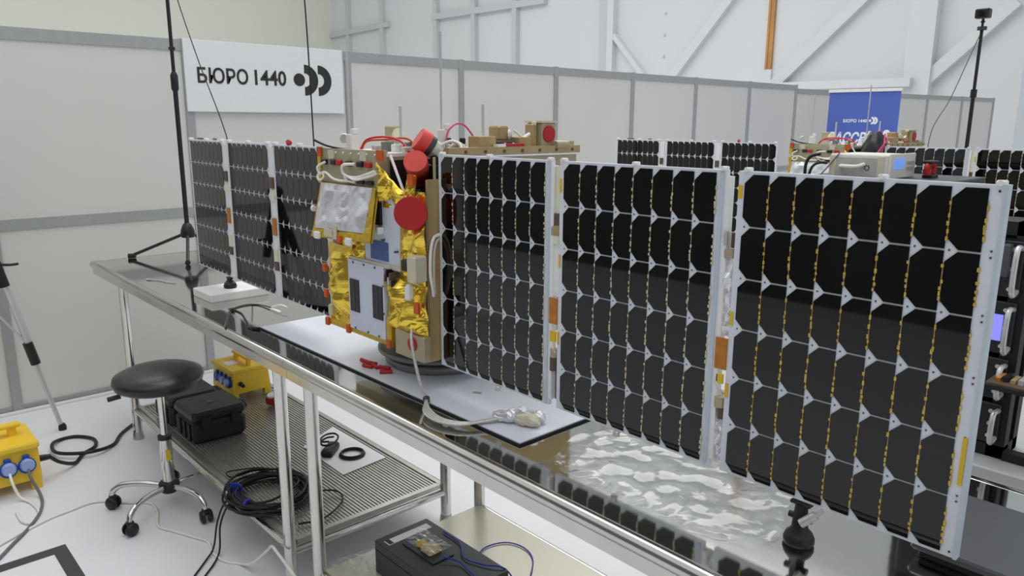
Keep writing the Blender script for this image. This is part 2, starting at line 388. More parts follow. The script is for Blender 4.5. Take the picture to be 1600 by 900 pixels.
# shared panel meshes, panel origin at lower-left cell corner, front = -Y
CH = 0.0135; cw, chh = CP - 0.0020, RP - 0.0027
def cell_mesh(flip):
    q = [(CH, 0), (cw, 0), (cw, chh), (CH, chh), (0, chh - CH), (0, CH)]
    if flip: q = [(cw - x, z) for x, z in reversed(q)]
    o = MB().prism([(x, z) for x, z in q], -0.0016, 0.0)
    me = bpy.data.meshes.new('solar_cell'); me.from_pydata([tuple(v) for v in o.v], [], o.f); me.update(); me.materials.append(MATS['cell_black']); return me
def raw_mesh(b, name, m):
    me = bpy.data.meshes.new(name); me.from_pydata([tuple(v) for v in b.v], [], b.f); me.polygons.foreach_set('use_smooth', b.sm); me.update(); me.materials.append(MATS[m]); return me
def panel_meshes(flip):
    lm, rm = (0.011, 0.016) if not flip else (0.016, 0.011)
    sub = raw_mesh(MB().box(-lm, PW + rm, 0.0, 0.009, -0.0035, PH + 0.0035), 'solar_panel', 'panel_white')
    tabs = MB()
    r2 = random.Random(7)
    for k in range(0, 9):
        x = k * CP - 0.0009
        if flip: x = PW - k * CP - 0.0009 + 0.0018 * 0
        if k == 0: continue
        for j in range(6):
            for fr in (() if flip else (0.20, 0.31, 0.40, 0.52, 0.72)):
                z = (j + fr + r2.uniform(-0.03, 0.03)) * RP; wdt = r2.uniform(0.0011, 0.0017); hh = r2.uniform(0.0018, 0.0034); dx = r2.uniform(-0.0007, 0.0007)
                tabs.box(x - wdt + dx, x + wdt + dx, -0.0024, -0.0002, z - hh, z + hh)
            tabs.box(x - 0.0004, x + 0.0004, -0.0012, -0.0002, (j + 0.16) * RP, (j + 0.8) * RP)
    scr = MB()
    for k in range(0, 8):
        for j in range(1, 6):
            x = k * CP + 0.0035 if not flip else PW - k * CP - 0.0035
            scr.lathe((x, -0.0001, j * RP), (0, -1, 0), [(0.0014, 0), (0.0014, 0.0010)], 6)
    for j in range(0, 7):
        x = PW + 0.009 if not flip else -0.009
        for dz in (-0.004, 0.004):
            scr.lathe((x, -0.0001, min(max(j * RP + dz, 0.004), PH - 0.004)), (0, -1, 0), [(0.0015, 0), (0.0015, 0.0010)], 6)
    pale = raw_mesh(tabs, 'interconnect_tabs', 'pale_tab')
    return sub, (raw_mesh(tabs, 'interconnect_tabs', 'gold_tab'), pale), raw_mesh(scr, 'panel_screws', 'screw_dark'), cell_mesh(flip)
PM = {False: panel_meshes(False), True: panel_meshes(True)}
def solar_panel(x, y, rz, flip, pale=True):
    sub, tabs, scr, cell = PM[flip]
    p = link('solar_panel', sub, sat); p.location = Vector((x, y, Z0)) - ORG; p.rotation_euler = (0, 0, rz)
    for j in range(6):
        for k in range(8):
            c = link('solar_cell', cell, p); c.location = (k * CP + (0.0 if not flip else 0.0018), -0.0001, j * RP + 0.00135)
    link('interconnect_tabs', tabs[1 if pale else 0], p, 'stuff'); link('panel_screws', scr, p, 'stuff')
    return p
P3 = solar_panel(0, 0, 0, False); P2 = solar_panel(0.3775, 0, 0, False); P1 = solar_panel(0.7545, 0, 0, False, False)
aL = -0.0352
LP = []
for x in (-0.9023, -1.2853, -1.6775):
    LP.append(solar_panel(x * math.cos(aL), 0.0059 + x * math.sin(aL), aL, True))
def pp(panel, b, name, m): return b.build(name, m, panel)
# top clamps, labels, side brackets
for p, xs in ((P3, (0.0, 0.16, 0.338)), (P2, (-0.004, 0.165, 0.338)), (P1, (0.002, 0.2, 0.338))):
    for x in xs:
        b = MB().box(x - 0.0055, x + 0.0055, -0.001, 0.010, PH + 0.002, PH + 0.009, 0.0015); b.cyl((x, -0.004, PH + 0.006), (x, -0.001, PH + 0.006), 0.0035, n=10)
        pp(p, b, 'clamp', 'white_plastic')
for p in LP:
    for x in (0.0, 0.17, 0.326):
        pp(p, MB().box(x - 0.009, x + 0.009, -0.004, 0.012, PH + 0.0025, PH + 0.011, 0.002), 'clamp', 'white_plastic')
pp(P1, MB().box(-0.0105, -0.0035, -0.0012, -0.0001, PH - 0.038, PH - 0.018), 'label_tag', 'label_yellow')
pp(P1, MB().box(PW + 0.007, PW + 0.0125, -0.0012, -0.0001, 0.10, 0.166), 'label_tag', 'label_yellow')
pp(P1, MB().box(-0.0105, -0.0045, -0.0012, -0.0001, 0.125, 0.148), 'label_tag', 'label_yellow')
pp(P1, MB().box(-0.0105, -0.0045, -0.0012, -0.0001, 0.245, 0.268), 'label_tag', 'label_yellow')
for z in (0.43, 0.285, 0.13): pp(P2, MB().box(-0.0105, -0.006, -0.0012, -0.0001, z, z + 0.025), 'label_tag', 'label_yellow')
pp(P1, MB().box(PW + 0.014, PW + 0.0185, -0.002, 0.012, -0.004, PH + 0.004), 'edge_profile', 'panel_strip')
pp(P2, MB().box(PW + 0.004, PW + 0.012, -0.0014, -0.0001, 0.0, PH), 'edge_profile', 'panel_strip')
pp(P3, MB().box(PW + 0.004, PW + 0.012, -0.0014, -0.0001, 0.0, PH), 'edge_profile', 'panel_strip')
pp(LP[0], MB().lathe((0.10, 0.004, PH + 0.010), (0.4, -0.6, 0.5), [(0.008, -0.004), (0.009, 0), (0.007, 0.008)], 12), 'red_knob', 'cap_deepred')
pp(LP[2], MB().box(0.075, 0.13, 0.0, 0.008, PH + 0.006, PH + 0.012, 0.002), 'bracket', 'screw_dark')
pp(LP[2], MB().box(0.24, 0.27, 0.0, 0.008, PH + 0.006, PH + 0.014, 0.003), 'bracket', 'disc_grey')
# connector for the dangling plug at the lower edge of the outer panel
dp = MB().cyl((0.158, -0.004, -0.016), (0.140, -0.012, -0.034), 0.007, n=12).cyl((0.166, -0.002, -0.006), (0.158, -0.004, -0.016), 0.004, n=8)
pp(P1, dp, 'hanging_plug', 'cable_silver')
for x, z in ((0.145, -0.008), (0.19, -0.008)):
    pp(P2 if x < 0.15 else P3, MB().box(x - 0.006, x + 0.006, -0.004, 0.006, z - 0.008, z + 0.004, 0.002), 'bracket', 'cable_silver')
# hinge lines between panels
def hinge(x0, x1, z, spec, y=0.004, rz=0.0, loc=None):
    h = MB().box(x0, x0 + 0.007, -0.001, 0.012, z + 0.01, z + PH - 0.006)
    for k in range(12):
        if 3 < k < 7: continue
        zz = z + 0.03 + k * 0.037
        h.lathe((x0 + 0.0035, -0.001, zz), (0, -1, 0), [(0.0016, 0), (0.0016, 0.0008)], 6)
    root = part(h, 'hinge', 'white_plastic')
    off = ORG
    for nm, m, a, b, u0, u1, dy in spec:
        q = MB()
        if nm == 'hinge_pin': q.cyl((x0 + (x1 - x0) * (u0 + u1) / 2, dy, z + a), (x0 + (x1 - x0) * (u0 + u1) / 2, dy, z + b), (x1 - x0) * (u1 - u0) / 2, n=12)
        elif nm == 'foil_wrap':
            q = crumple([(x0 + (x1 - x0) * u0, dy, z + a), (x0 + (x1 - x0) * u1, dy, z + a), (x0 + (x1 - x0) * u1, dy, z + b), (x0 + (x1 - x0) * u0, dy, z + b)], 6, 16, 0.012, a * 50, 60)
        elif nm == 'loop_wire': q.tube([(x0 + (x1 - x0) * u0, dy, z + b), (x0 + (x1 - x0) * 0.9, dy - 0.006, z + b * 0.5 + a * 0.5), (x0 + (x1 - x0) * u1, dy, z + a)], 0.0016, 6)
        else: q.box(x0 + (x1 - x0) * u0, x0 + (x1 - x0) * u1, dy, dy + 0.004, z + a, z + b)
        q.build(nm, m, root, ORG)
    return root
g0, g1 = PW + 0.016, 0.3775 - 0.011
hinge(g0, g1, Z0, [('cover_strip', 'cream', 0.39, 0.478, 0.35, 1.0, 0.003), ('connector', 'brown_dark', 0.365, 0.388, 0.0, 0.95, 0.0), ('kapton_strip', 'bus_gold', 0.345, 0.364, 0.05, 0.95, -0.001),
    ('connector', 'cream', 0.330, 0.345, 0.35, 1.0, -0.003), ('harness_strip', 'white_plastic', 0.225, 0.328, 0.3, 0.98, 0.002), ('kapton_strip', 'kapton', 0.170, 0.222, 0.02, 0.98, -0.003),
    ('connector', 'label_yellow', 0.135, 0.156, 0.3, 0.98, -0.006), ('hinge_pin', 'kapton', 0.136, 0.152, 0.05, 0.4, 0.001), ('loop_wire', 'cream', 0.112, 0.135, 0.4, 0.95, -0.004),
    ('hinge_pin', 'bus_tan', 0.10, 0.118, 0.1, 0.8, 0.004), ('hinge_pin', 'brown_dark', 0.072, 0.10, 0.05, 0.75, 0.004), ('back_strip', 'screw_dark', 0.01, 0.072, 0.45, 0.98, 0.009)])
g2, g3 = 0.3775 + PW + 0.016, 0.7545 - 0.011
hinge(g2, g3, Z0, [('connector', 'cable_silver', 0.372, 0.395, 0.15, 0.45, -0.004), ('hinge_pin', 'bus_tan', 0.352, 0.366, 0.05, 0.95, 0.006), ('hinge_pin', 'brown_dark', 0.368, 0.392, 0.5, 1.0, 0.008),
    ('foil_wrap', 'foil_silver', 0.225, 0.352, 0.05, 1.0, 0.006), ('kapton_strip', 'kapton', 0.170, 0.222, 0.02, 1.0, -0.003), ('connector', 'label_yellow', 0.147, 0.163, 0.45, 0.9, -0.006),
    ('hinge_pin', 'black_plastic', 0.148, 0.160, 0.2, 0.5, 0.0), ('loop_wire', 'cable_silver', 0.125, 0.150, 0.2, 0.95, -0.004), ('hinge_pin', 'bus_tan', 0.104, 0.122, 0.1, 0.95, 0.004),
    ('hinge_pin', 'brown_dark', 0.085, 0.104, 0.45, 1.0, 0.004), ('foil_wrap', 'foil_silver', 0.005, 0.10, 0.1, 0.95, 0.008)])
for x in (-1.2853 + PW + 0.011, -1.6775 + PW + 0.011):
    xx = x * math.cos(aL); yy = 0.0059 + x * math.sin(aL)
    h = MB().box(xx + 0.002, xx + 0.03, yy - 0.001, yy + 0.009, Z0 + 0.005, Z0 + PH - 0.004)
    for k in range(13): h.lathe((xx + 0.015, yy - 0.001, Z0 + 0.02 + k * 0.036), (0, -1, 0), [(0.002, 0), (0.002, 0.0015)], 6)
    root = part(h, 'hinge', 'white_plastic')
    for a, b, m in ((0.35, 0.385, 'brown_dark'), (0.31, 0.345, 'cream'), (0.20, 0.255, 'kapton'), (0.115, 0.155, 'cream'), (0.085, 0.112, 'brown_dark')):
        MB().box(xx + 0.004, xx + 0.028, yy - 0.006, yy - 0.001, Z0 + a, Z0 + b).build('connector', m, root, ORG)

# ---- body
b = MB().box(-0.445, -0.02, -0.030, 0.465, 0.868, 1.225)
b.box(-0.445, -0.165, -0.030, 0.465, 1.225, 1.308).box(-0.165, -0.02, 0.11, 0.465, 1.225, 1.308)
body = part(b, 'body', 'bus_tan')
part(MB().box(-0.0235, -0.0165, -0.028, 0.46, 0.836, 1.262), 'side_plate', 'bus_gold')
part(MB().box(-0.0215, -0.0175, -0.008, -0.003, 1.262, 1.312), 'rim_post', 'bus_olive')
part(MB().box(-0.163, -0.024, 0.100, 0.109, 1.226, 1.308).box(-0.163, -0.155, -0.028, 0.1, 1.226, 1.30).box(-0.155, -0.026, -0.028, 0.1, 1.2255, 1.229), 'recess_lining', 'recess_black')
part(MB().box(-0.44, -0.03, 0.02, 0.44, 0.845, 0.868), 'base_plate', 'bus_olive')
part(MB().box(-0.45, -0.165, -0.034, 0.47, 1.308, 1.316).box(-0.165, -0.012, 0.105, 0.47, 1.308, 1.316), 'top_deck', 'white_plastic')
part(MB().box(-0.03, -0.012, 0.03, 0.47, 1.312, 1.331), 'deck_rail', 'bus_gold')
for i in range(7):
    part(MB().lathe((-0.012, 0.08 + i * 0.06, 1.321), (1, 0, 0), [(0.004, 0), (0.004, 0.002)], 8), 'bolt', 'brown_dark')
# instrument box at the upper left of the front face
part(MB().box(-0.436, -0.168, -0.055, -0.030, 1.236, 1.322), 'instrument_box', 'bus_olive')
for i in range(7):
    part(MB().lathe((-0.40 + i * 0.036, -0.055, 1.312 - i * 0.0002), (0, -1, 0), [(0.004, 0), (0.003, 0.003)], 10), 'bolt', 'cable_silver')
for x in (-0.385, -0.235): part(MB().box(x - 0.014, x + 0.014, -0.058, -0.055, 1.296, 1.319), 'clip', 'beige_plastic')
for x, m in ((-0.418, 'black_plastic'), (-0.372, 'black_plastic'), (-0.345, 'cap_deepred'), (-0.298, 'black_plastic'), (-0.247, 'black_plastic'), (-0.21, 'cap_deepred')):
    part(MB().box(x - 0.011, x + 0.013, -0.0635, -0.055, 1.281, 1.294, 0.002), 'connector', m)
for x in (-0.29, -0.245, -0.205): part(MB().box(x - 0.016, x + 0.014, -0.063, -0.055, 1.240, 1.250, 0.002), 'connector', 'black_plastic')
part(MB().tube([(-0.405, -0.063, 1.288), (-0.425, -0.075, 1.275), (-0.42, -0.072, 1.258), (-0.395, -0.07, 1.262), (-0.36, -0.072, 1.250), (-0.33, -0.07, 1.245), (-0.30, -0.063, 1.245)], 0.0032), 'cable', 'cable_white')
part(MB().tube([(-0.41, -0.068, 1.262), (-0.425, -0.074, 1.252), (-0.415, -0.078, 1.242), (-0.40, -0.074, 1.249), (-0.406, -0.07, 1.262)], 0.003), 'cable', 'cable_white')
part(MB().tube([(-0.262, -0.063, 1.288), (-0.292, -0.078, 1.285), (-0.302, -0.075, 1.268), (-0.285, -0.073, 1.258), (-0.24, -0.073, 1.257), (-0.195, -0.068, 1.268), (-0.17, -0.066, 1.275)], 0.0036), 'cable', 'cable_white')
part(MB().tube([(-0.298, -0.074, 1.265), (-0.288, -0.072, 1.248), (-0.265, -0.063, 1.243)], 0.0028), 'cable', 'cable_white')
part(MB().tube([(-0.285, -0.075, 1.26), (-0.24, -0.078, 1.252), (-0.19, -0.07, 1.262), (-0.165, -0.066, 1.27)], 0.003), 'cable', 'cable_white')
# gold tape borders around the instrument box
part(MB().box(-0.452, -0.436, -0.060, -0.020, 1.232, 1.300), 'tape_strip', 'gold_tape')
part(MB().box(-0.452, -0.438, -0.061, -0.020, 1.254, 1.272), 'tape_strip', 'beige_plastic')
part(MB().box(-0.450, -0.432, -0.0615, -0.055, 1.300, 1.325), 'tape_tab', 'tape_red')
part(MB().box(-0.172, -0.146, -0.0605, -0.0555, 1.300, 1.324), 'tape_tab', 'tape_red')
part(crumple([(-0.172, -0.052, 1.205), (-0.06, -0.046, 1.222), (-0.13, -0.05, 1.262), (-0.172, -0.058, 1.300)], 14, 12, 0.018, 3, 16), 'foil', 'foil_gold')
part(crumple([(-0.165, -0.046, 1.19), (-0.012, -0.038, 1.195), (-0.014, -0.034, 1.235), (-0.165, -0.046, 1.235)], 18, 8, 0.018, 5, 18), 'foil', 'foil_gold')
part(crumple([(-0.075, -0.055, 1.215), (-0.04, -0.050, 1.20), (-0.035, -0.042, 1.272), (-0.058, -0.05, 1.272)], 6, 8, 0.008, 6, 34), 'foil', 'foil_gold')
part(MB().box(-0.052, -0.032, -0.058, -0.053, 1.248, 1.274), 'tape_tab', 'tape_red')
part(MB().cyl((-0.150, -0.035, 1.312), (-0.085, -0.042, 1.225), 0.0035, n=8), 'strut', 'white_plastic')
# hanging silver film flap with gold border
fl = [(-0.447, -0.090, 1.093), (-0.158, -0.090, 1.108), (-0.172, -0.058, 1.236), (-0.444, -0.058, 1.234)]
part(MB().add([Vector(q) + Vector((0, d, 0)) for d in (0, 0.004) for q in fl], [(0, 1, 2, 3), (7, 6, 5, 4), (0, 4, 5, 1), (1, 5, 6, 2), (2, 6, 7, 3), (3, 7, 4, 0)]), 'flap', 'gold_tape')
part(crumple([(-0.428, -0.0885, 1.118), (-0.19, -0.0875, 1.128), (-0.188, -0.0615, 1.234), (-0.432, -0.061, 1.234)], 30, 24, 0.012, 9, 13), 'film', 'foil_silver')
part(crumple([(-0.447, -0.092, 1.094), (-0.16, -0.092, 1.109), (-0.168, -0.0865, 1.128), (-0.44, -0.088, 1.116)], 24, 4, 0.004, 11, 40), 'film_border', 'gold_tape')
part(crumple([(-0.20, -0.091, 1.112), (-0.158, -0.092, 1.112), (-0.172, -0.062, 1.234), (-0.190, -0.062, 1.234)], 5, 20, 0.005, 12, 40), 'film_border', 'gold_tape')
for x, z in ((-0.405, 1.105), (-0.25, 1.105)): part(MB().box(x - 0.013, x + 0.013, -0.101, -0.0925, z - 0.012, z + 0.006, 0.002), 'pad', 'white_plastic')
part(MB().box(-0.303, -0.285, -0.099, -0.0925, 1.094, 1.112), 'tape_tab', 'tape_red')
part(MB().box(-0.372, -0.325, -0.0955, -0.0925, 1.103, 1.123).box(-0.33, -0.31, -0.0955, -0.0925, 1.10, 1.135), 'patch', 'beige_plastic')
part(MB().lathe((-0.452, -0.075, 1.165), (-1, 0, 0), [(0.008, 0), (0.008, 0.008)], 10), 'knob', 'white_plastic')
# white panels on the front face
part(MB().prism([(-0.262, 1.052), (-0.105, 1.046), (-0.098, 1.165), (-0.130, 1.215), (-0.165, 1.222), (-0.262, 1.20)], -0.048, -0.030), 'front_panel', 'white_panel')
part(MB().box(-0.327, -0.162, -0.056, -0.030, 0.864, 1.046), 'front_panel', 'white_panel')
part(MB().box(-0.327, -0.095, -0.053, -0.046, 1.044, 1.053), 'ledge', 'beige_plastic')
part(MB().box(-0.226, -0.150, -0.0500, -0.0478, 1.083, 1.106).box(-0.226, -0.150, -0.0500, -0.0478, 1.060, 1.081), 'sun_sensor', 'blue_patch')
for x0, x1 in ((-0.318, -0.276), (-0.212, -0.169)):
    wn = part(MB().box(x0, x1, -0.0585, -0.056, 0.912, 0.996), 'window', 'window_black')
    MB().box((x0 + x1) / 2 - 0.001, (x0 + x1) / 2 + 0.001, -0.0595, -0.0585, 0.914, 0.994).build('mullion', 'screw_dark', wn, ORG)
part(MB().box(-0.196, -0.172, -0.055, -0.048, 1.147, 1.200), 'window', 'window_black')
part(MB().box(-0.188, -0.165, -0.066, -0.048, 1.126, 1.142, 0.002), 'pad', 'white_plastic')
for x, z in ((-0.30, 1.040), (-0.25, 1.040), (-0.20, 1.040), (-0.30, 0.868), (-0.24, 0.868), (-0.19, 0.868), (-0.165, 0.93), (-0.165, 1.0), (-0.22, 1.112), (-0.165, 1.112), (-0.11, 1.09)):
    part(MB().lathe((x, -0.048, z), (0, -1, 0), [(0.003, 0), (0.003, 0.010)], 8), 'screw', 'screw_dark')
# gold foil left and right of them
part(crumple([(-0.447, -0.038, 0.858), (-0.325, -0.044, 0.858), (-0.325, -0.046, 1.075), (-0.447, -0.04, 1.075)], 26, 44, 0.030, 21, 11), 'foil', 'foil_gold')
part(crumple([(-0.33, -0.046, 1.05), (-0.255, -0.048, 1.05), (-0.255, -0.048, 1.10), (-0.40, -0.048, 1.11)], 12, 8, 0.012, 23, 30), 'foil', 'foil_gold')
part(crumple([(-0.16, -0.042, 0.90), (-0.010, -0.036, 0.90), (-0.010, -0.036, 1.02), (-0.155, -0.042, 1.03)], 24, 24, 0.036, 25, 11), 'foil', 'foil_gold')
part(crumple([(-0.108, -0.042, 1.02), (-0.012, -0.036, 1.02), (-0.012, -0.036, 1.16), (-0.098, -0.044, 1.165)], 16, 26, 0.026, 27, 12), 'foil', 'foil_gold')
part(MB().box(-0.447, -0.142, -0.052, -0.030, 0.849, 0.865, 0.004), 'edge_tape', 'gold_tape')
part(MB().box(-0.160, -0.142, -0.056, -0.030, 0.849, 0.925, 0.004), 'edge_tape', 'gold_tape')
for x, z in ((-0.447, 0.857), (-0.338, 0.857), (-0.150, 0.857), (-0.450, 1.005), (-0.448, 0.935)):
    part(MB().box(x - 0.008, x + 0.008, -0.0595, -0.050, z - 0.011, z + 0.011, 0.002), 'tape_tab', 'tape_red')
part(MB().box(-0.030, -0.012, -0.064, -0.058, 0.958, 0.984), 'tape_tab', 'tape_red')
part(MB().box(-0.442, -0.425, -0.056, -0.035, 0.875, 0.905, 0.003), 'pad', 'beige_plastic')
# small electronics on the right of the face
part(MB().box(-0.044, -0.012, -0.072, -0.034, 1.030, 1.092, 0.004), 'sensor_box', 'beige_plastic')
part(MB().box(-0.078, -0.046, -0.064, -0.046, 1.052, 1.078, 0.003), 'connector', 'black_plastic')
part(MB().box(-0.058, -0.042, -0.072, -0.05, 0.985, 1.024, 0.006), 'sensor_box', 'white_plastic')
for i in range(6):
    part(MB().box(-0.150 + i * 0.007, -0.145 + i * 0.007, -0.068, -0.048, 1.005 + (i * 7 % 5) * 0.006, 1.022 + (i * 7 % 5) * 0.006), 'latch', ('beige_plastic', 'brown_dark', 'black_plastic')[i % 3])
part(MB().tube([(-0.012, 0.0, 1.137), (-0.010, -0.018, 1.130), (-0.008, -0.028, 1.10), (-0.008, -0.030, 1.05), (-0.009, -0.024, 1.015), (-0.012, -0.02, 0.995)], 0.0042), 'cable', 'cable_white')
part(MB().tube([(-0.012, 0.0, 1.128), (-0.009, -0.012, 1.120), (-0.007, -0.020, 1.09), (-0.007, -0.021, 1.04), (-0.011, -0.016, 1.0)], 0.0036), 'cable', 'beige_plastic')
# lower right box with the red round sticker
part(MB().box(-0.130, -0.012, -0.050, -0.0285, 0.838, 0.900, 0.002), 'sensor_box', 'bus_tan')
part(MB().lathe((-0.056, -0.050, 0.876), (0, -1, 0), [(0.0165, 0), (0.0165, 0.004)], 20), 'sticker', 'cap_deepred')
part(MB().box(-0.06, -0.036, -0.05, -0.035, 0.905, 0.945), 'sensor_box', 'beige_plastic')
# red cover discs and star trackers
part(MB().lathe((-0.042, -0.056, 1.188), (0.75, -0.66, 0.03), [(0.030, -0.016), (0.037, -0.006), (0.038, 0.010), (0.0372, 0.012)], 32, False), 'round_cover', 'cap_deepred')
ax = Vector((0.62, -0.62, 0.48)).normalized()
part(MB().lathe((-0.083, -0.006, 1.286), ax, [(0.026, -0.05), (0.026, 0.0), (0.0275, 0.0), (0.0275, 0.032), (0.0265, 0.034)], 28), 'star_tracker_cap', 'cap_red')
ax2 = (-r_ * 0.80 + Vector((0, 0, 0.52)) - f_ * 0.30).normalized()
c2 = Vector((-0.092, 0.032, 1.336))
part(MB().lathe(c2, ax2, [(0.022, -0.032), (0.022, -0.004)], 24), 'star_tracker_barrel', 'cable_silver')
part(MB().lathe(c2, ax2, [(0.0255, -0.010), (0.0255, 0.004)], 24), 'star_tracker_ring', 'dark_grey_metal')
part(MB().lathe(c2, ax2, [(0.0275, 0.003), (0.0275, 0.027), (0.026, 0.029)], 28), 'star_tracker_cap', 'cap_red')
part(MB().box(-0.11, -0.045, 0.02, 0.10, 1.229, 1.29).cyl((-0.080, 0.045, 1.285), (-0.080, 0.042, 1.330), 0.012), 'star_tracker_mount', 'recess_black')
part(MB().tube([(-0.076, 0.048, 1.332), (-0.05, 0.07, 1.345), (-0.028, 0.08, 1.33), (-0.022, 0.05, 1.29), (-0.024, 0.03, 1.25)], 0.004), 'cable', 'cable_white')
# deck furniture
def cylpart(p, r, h, name, m, n=16): return part(MB().cyl(p, (p[0], p[1], p[2] + h), r, n=n), name, m)
for (x, y, zt, rod) in ((-0.36, -0.008, 1.372, 1.56), (-0.15, 0.125, 1.385, 1.60)):
    part(MB().box(x - 0.014, x + 0.010, y - 0.012, y + 0.012, 1.316, zt - 0.014, 0.002).box(x + 0.0, x + 0.012, y - 0.006, y + 0.012, zt - 0.014, zt, 0.002), 'antenna_base', 'white_plastic')
    part(MB().cyl((x - 0.006, y - 0.004, zt - 0.014), (x - 0.006, y - 0.004, rod), 0.0022, 0.0035, n=8), 'antenna_rod', 'hall_rail')
for (x, y, rod) in ((-0.30, 0.10, 1.428), (-0.15, 0.250, 1.433)):
    part(MB().cyl((x, y, 1.316), (x, y, rod), 0.004, 0.004, n=8), 'antenna_rod', 'hall_rail')
part(MB().lathe((-0.42, 0.005, 1.345), (0.6, -0.8, 0), [(0.012, -0.003), (0.014, 0), (0.012, 0.003)], 18), 'ring_antenna', 'cable_silver')
part(MB().tube([(-0.30, -0.02, 1.318), (-0.36, -0.045, 1.322), (-0.41, -0.06, 1.330), (-0.44, -0.075, 1.343)], 0.0028), 'cable', 'cable_black')
part(MB().tube([(-0.28, -0.01, 1.318), (-0.35, -0.03, 1.319), (-0.40, -0.05, 1.326), (-0.44, -0.075, 1.344)], 0.0022), 'cable', 'cable_black')
part(MB().tube([(-0.33, -0.005, 1.318), (-0.31, 0.005, 1.345), (-0.25, 0.02, 1.352), (-0.20, 0.03, 1.342), (-0.165, 0.03, 1.318)], 0.003), 'cable', 'cable_red')
part(MB().tube([(-0.34, 0.005, 1.318), (-0.32, 0.01, 1.34), (-0.27, 0.03, 1.345), (-0.2, 0.05, 1.348), (-0.17, 0.06, 1.318)], 0.0028), 'cable', 'tape_red')
for i in range(7):
    x = -0.31 + 0.022 * i; part(MB().box(x - 0.008, x + 0.009, 0.02 + (i % 2) * 0.02, 0.05 + (i % 2) * 0.02, 1.316, 1.33 + 0.005 * (i % 3), 0.002), 'connector', ('cable_silver', 'white_plastic', 'disc_grey')[i % 3])
part(MB().box(-0.37, -0.335, 0.095, 0.125, 1.316, 1.378, 0.003), 'gimbal_box', 'bus_olive'); part(MB().cyl((-0.335, 0.11, 1.355), (-0.318, 0.105, 1.36), 0.014), 'gimbal_lens', 'cream')
part(MB().box(-0.19, -0.165, 0.11, 0.135, 1.316, 1.345, 0.003), 'bracket', 'white_plastic')
part(MB().box(-0.075, -0.032, 0.138, 0.192, 1.316, 1.356, 0.002), 'deck_block', 'bus_gold')
part(MB().box(-0.075, -0.032, 0.268, 0.312, 1.316, 1.353, 0.002), 'deck_block', 'bus_gold')
part(MB().box(-0.105, -0.062, 0.228, 0.262, 1.345, 1.380, 0.004), 'motor', 'bus_gold')
part(MB().box(-0.10, -0.045, 0.212, 0.266, 1.316, 1.345, 0.003), 'motor_base', 'brown_dark')
for i in range(8):
    part(MB().lathe((-0.045, 0.217 + (i % 4) * 0.014, 1.324 + (i // 4) * 0.012), (1, 0, 0), [(0.004, 0), (0.003, 0.005)], 8), 'bolt', ('black_plastic', 'cable_silver')[i % 2])
part(MB().lathe((-0.072, 0.262, 1.356), (0.5, 0.8, 0), [(0.016, 0), (0.016, 0.006), (0.010, 0.012)], 16), 'wheel', 'cable_silver')
part(MB().tube([(-0.06, 0.275, 1.37), (-0.045, 0.288, 1.35), (-0.045, 0.27, 1.325)], 0.003), 'cable', 'cream')
part(MB().box(-0.030, -0.012, 0.205, 0.268, 1.331, 1.338), 'red_strip', 'cap_deepred')
part(MB().box(-0.030, -0.012, 0.18, 0.205, 1.331, 1.337), 'strip', 'white_plastic')
part(MB().box(-0.085, -0.03, 0.345, 0.395, 1.325, 1.388, 0.002), 'camera_box', 'bus_olive')
part(MB().box(-0.089, -0.026, 0.340, 0.402, 1.388, 1.393), 'camera_lid', 'beige_plastic')
part(MB().lathe((-0.03, 0.369, 1.360), (1, 0, 0), [(0.021, 0), (0.021, 0.004)], 20), 'red_cover', 'cap_deepred')
part(MB().box(-0.075, -0.045, 0.326, 0.344, 1.316, 1.385, 0.003), 'bracket', 'bus_gold')
part(MB().box(-0.06, -0.045, 0.334, 0.342, 1.355, 1.392, 0.002), 'bracket', 'cream')
part(MB().tube([(-0.05, 0.32, 1.36), (-0.05, 0.305, 1.352), (-0.05, 0.29, 1.34)], 0.005), 'cable', 'white_plastic')
part(MB().box(-0.09, -0.03, 0.395, 0.468, 1.316, 1.342, 0.002), 'deck_block', 'bus_olive')
part(MB().cyl((-0.016, 0.38, 1.333), (-0.016, 0.425, 1.333), 0.010), 'roller', 'bus_tan')
for i in range(9):
    y = 0.085 + i * 0.006; part(MB().box(-0.13 + (i % 3) * 0.02, -0.115 + (i % 3) * 0.02, 0.09 + i * 0.007, 0.10 + i * 0.007, 1.316, 1.33 + (i * 5 % 4) * 0.007, 0.002), 'electronics', ('bus_gold', 'cable_silver', 'bus_tan', 'black_plastic')[i % 4])
part(MB().tube([(-0.10, 0.09, 1.345), (-0.10, 0.10, 1.37), (-0.10, 0.125, 1.385), (-0.10, 0.15, 1.38), (-0.09, 0.17, 1.352), (-0.085, 0.18, 1.330)], 0.0026), 'cable', 'cable_pink')
part(MB().tube([(-0.09, 0.09, 1.325), (-0.07, 0.10, 1.34), (-0.07, 0.12, 1.332), (-0.06, 0.125, 1.318)], 0.004), 'cable', 'cable_white')

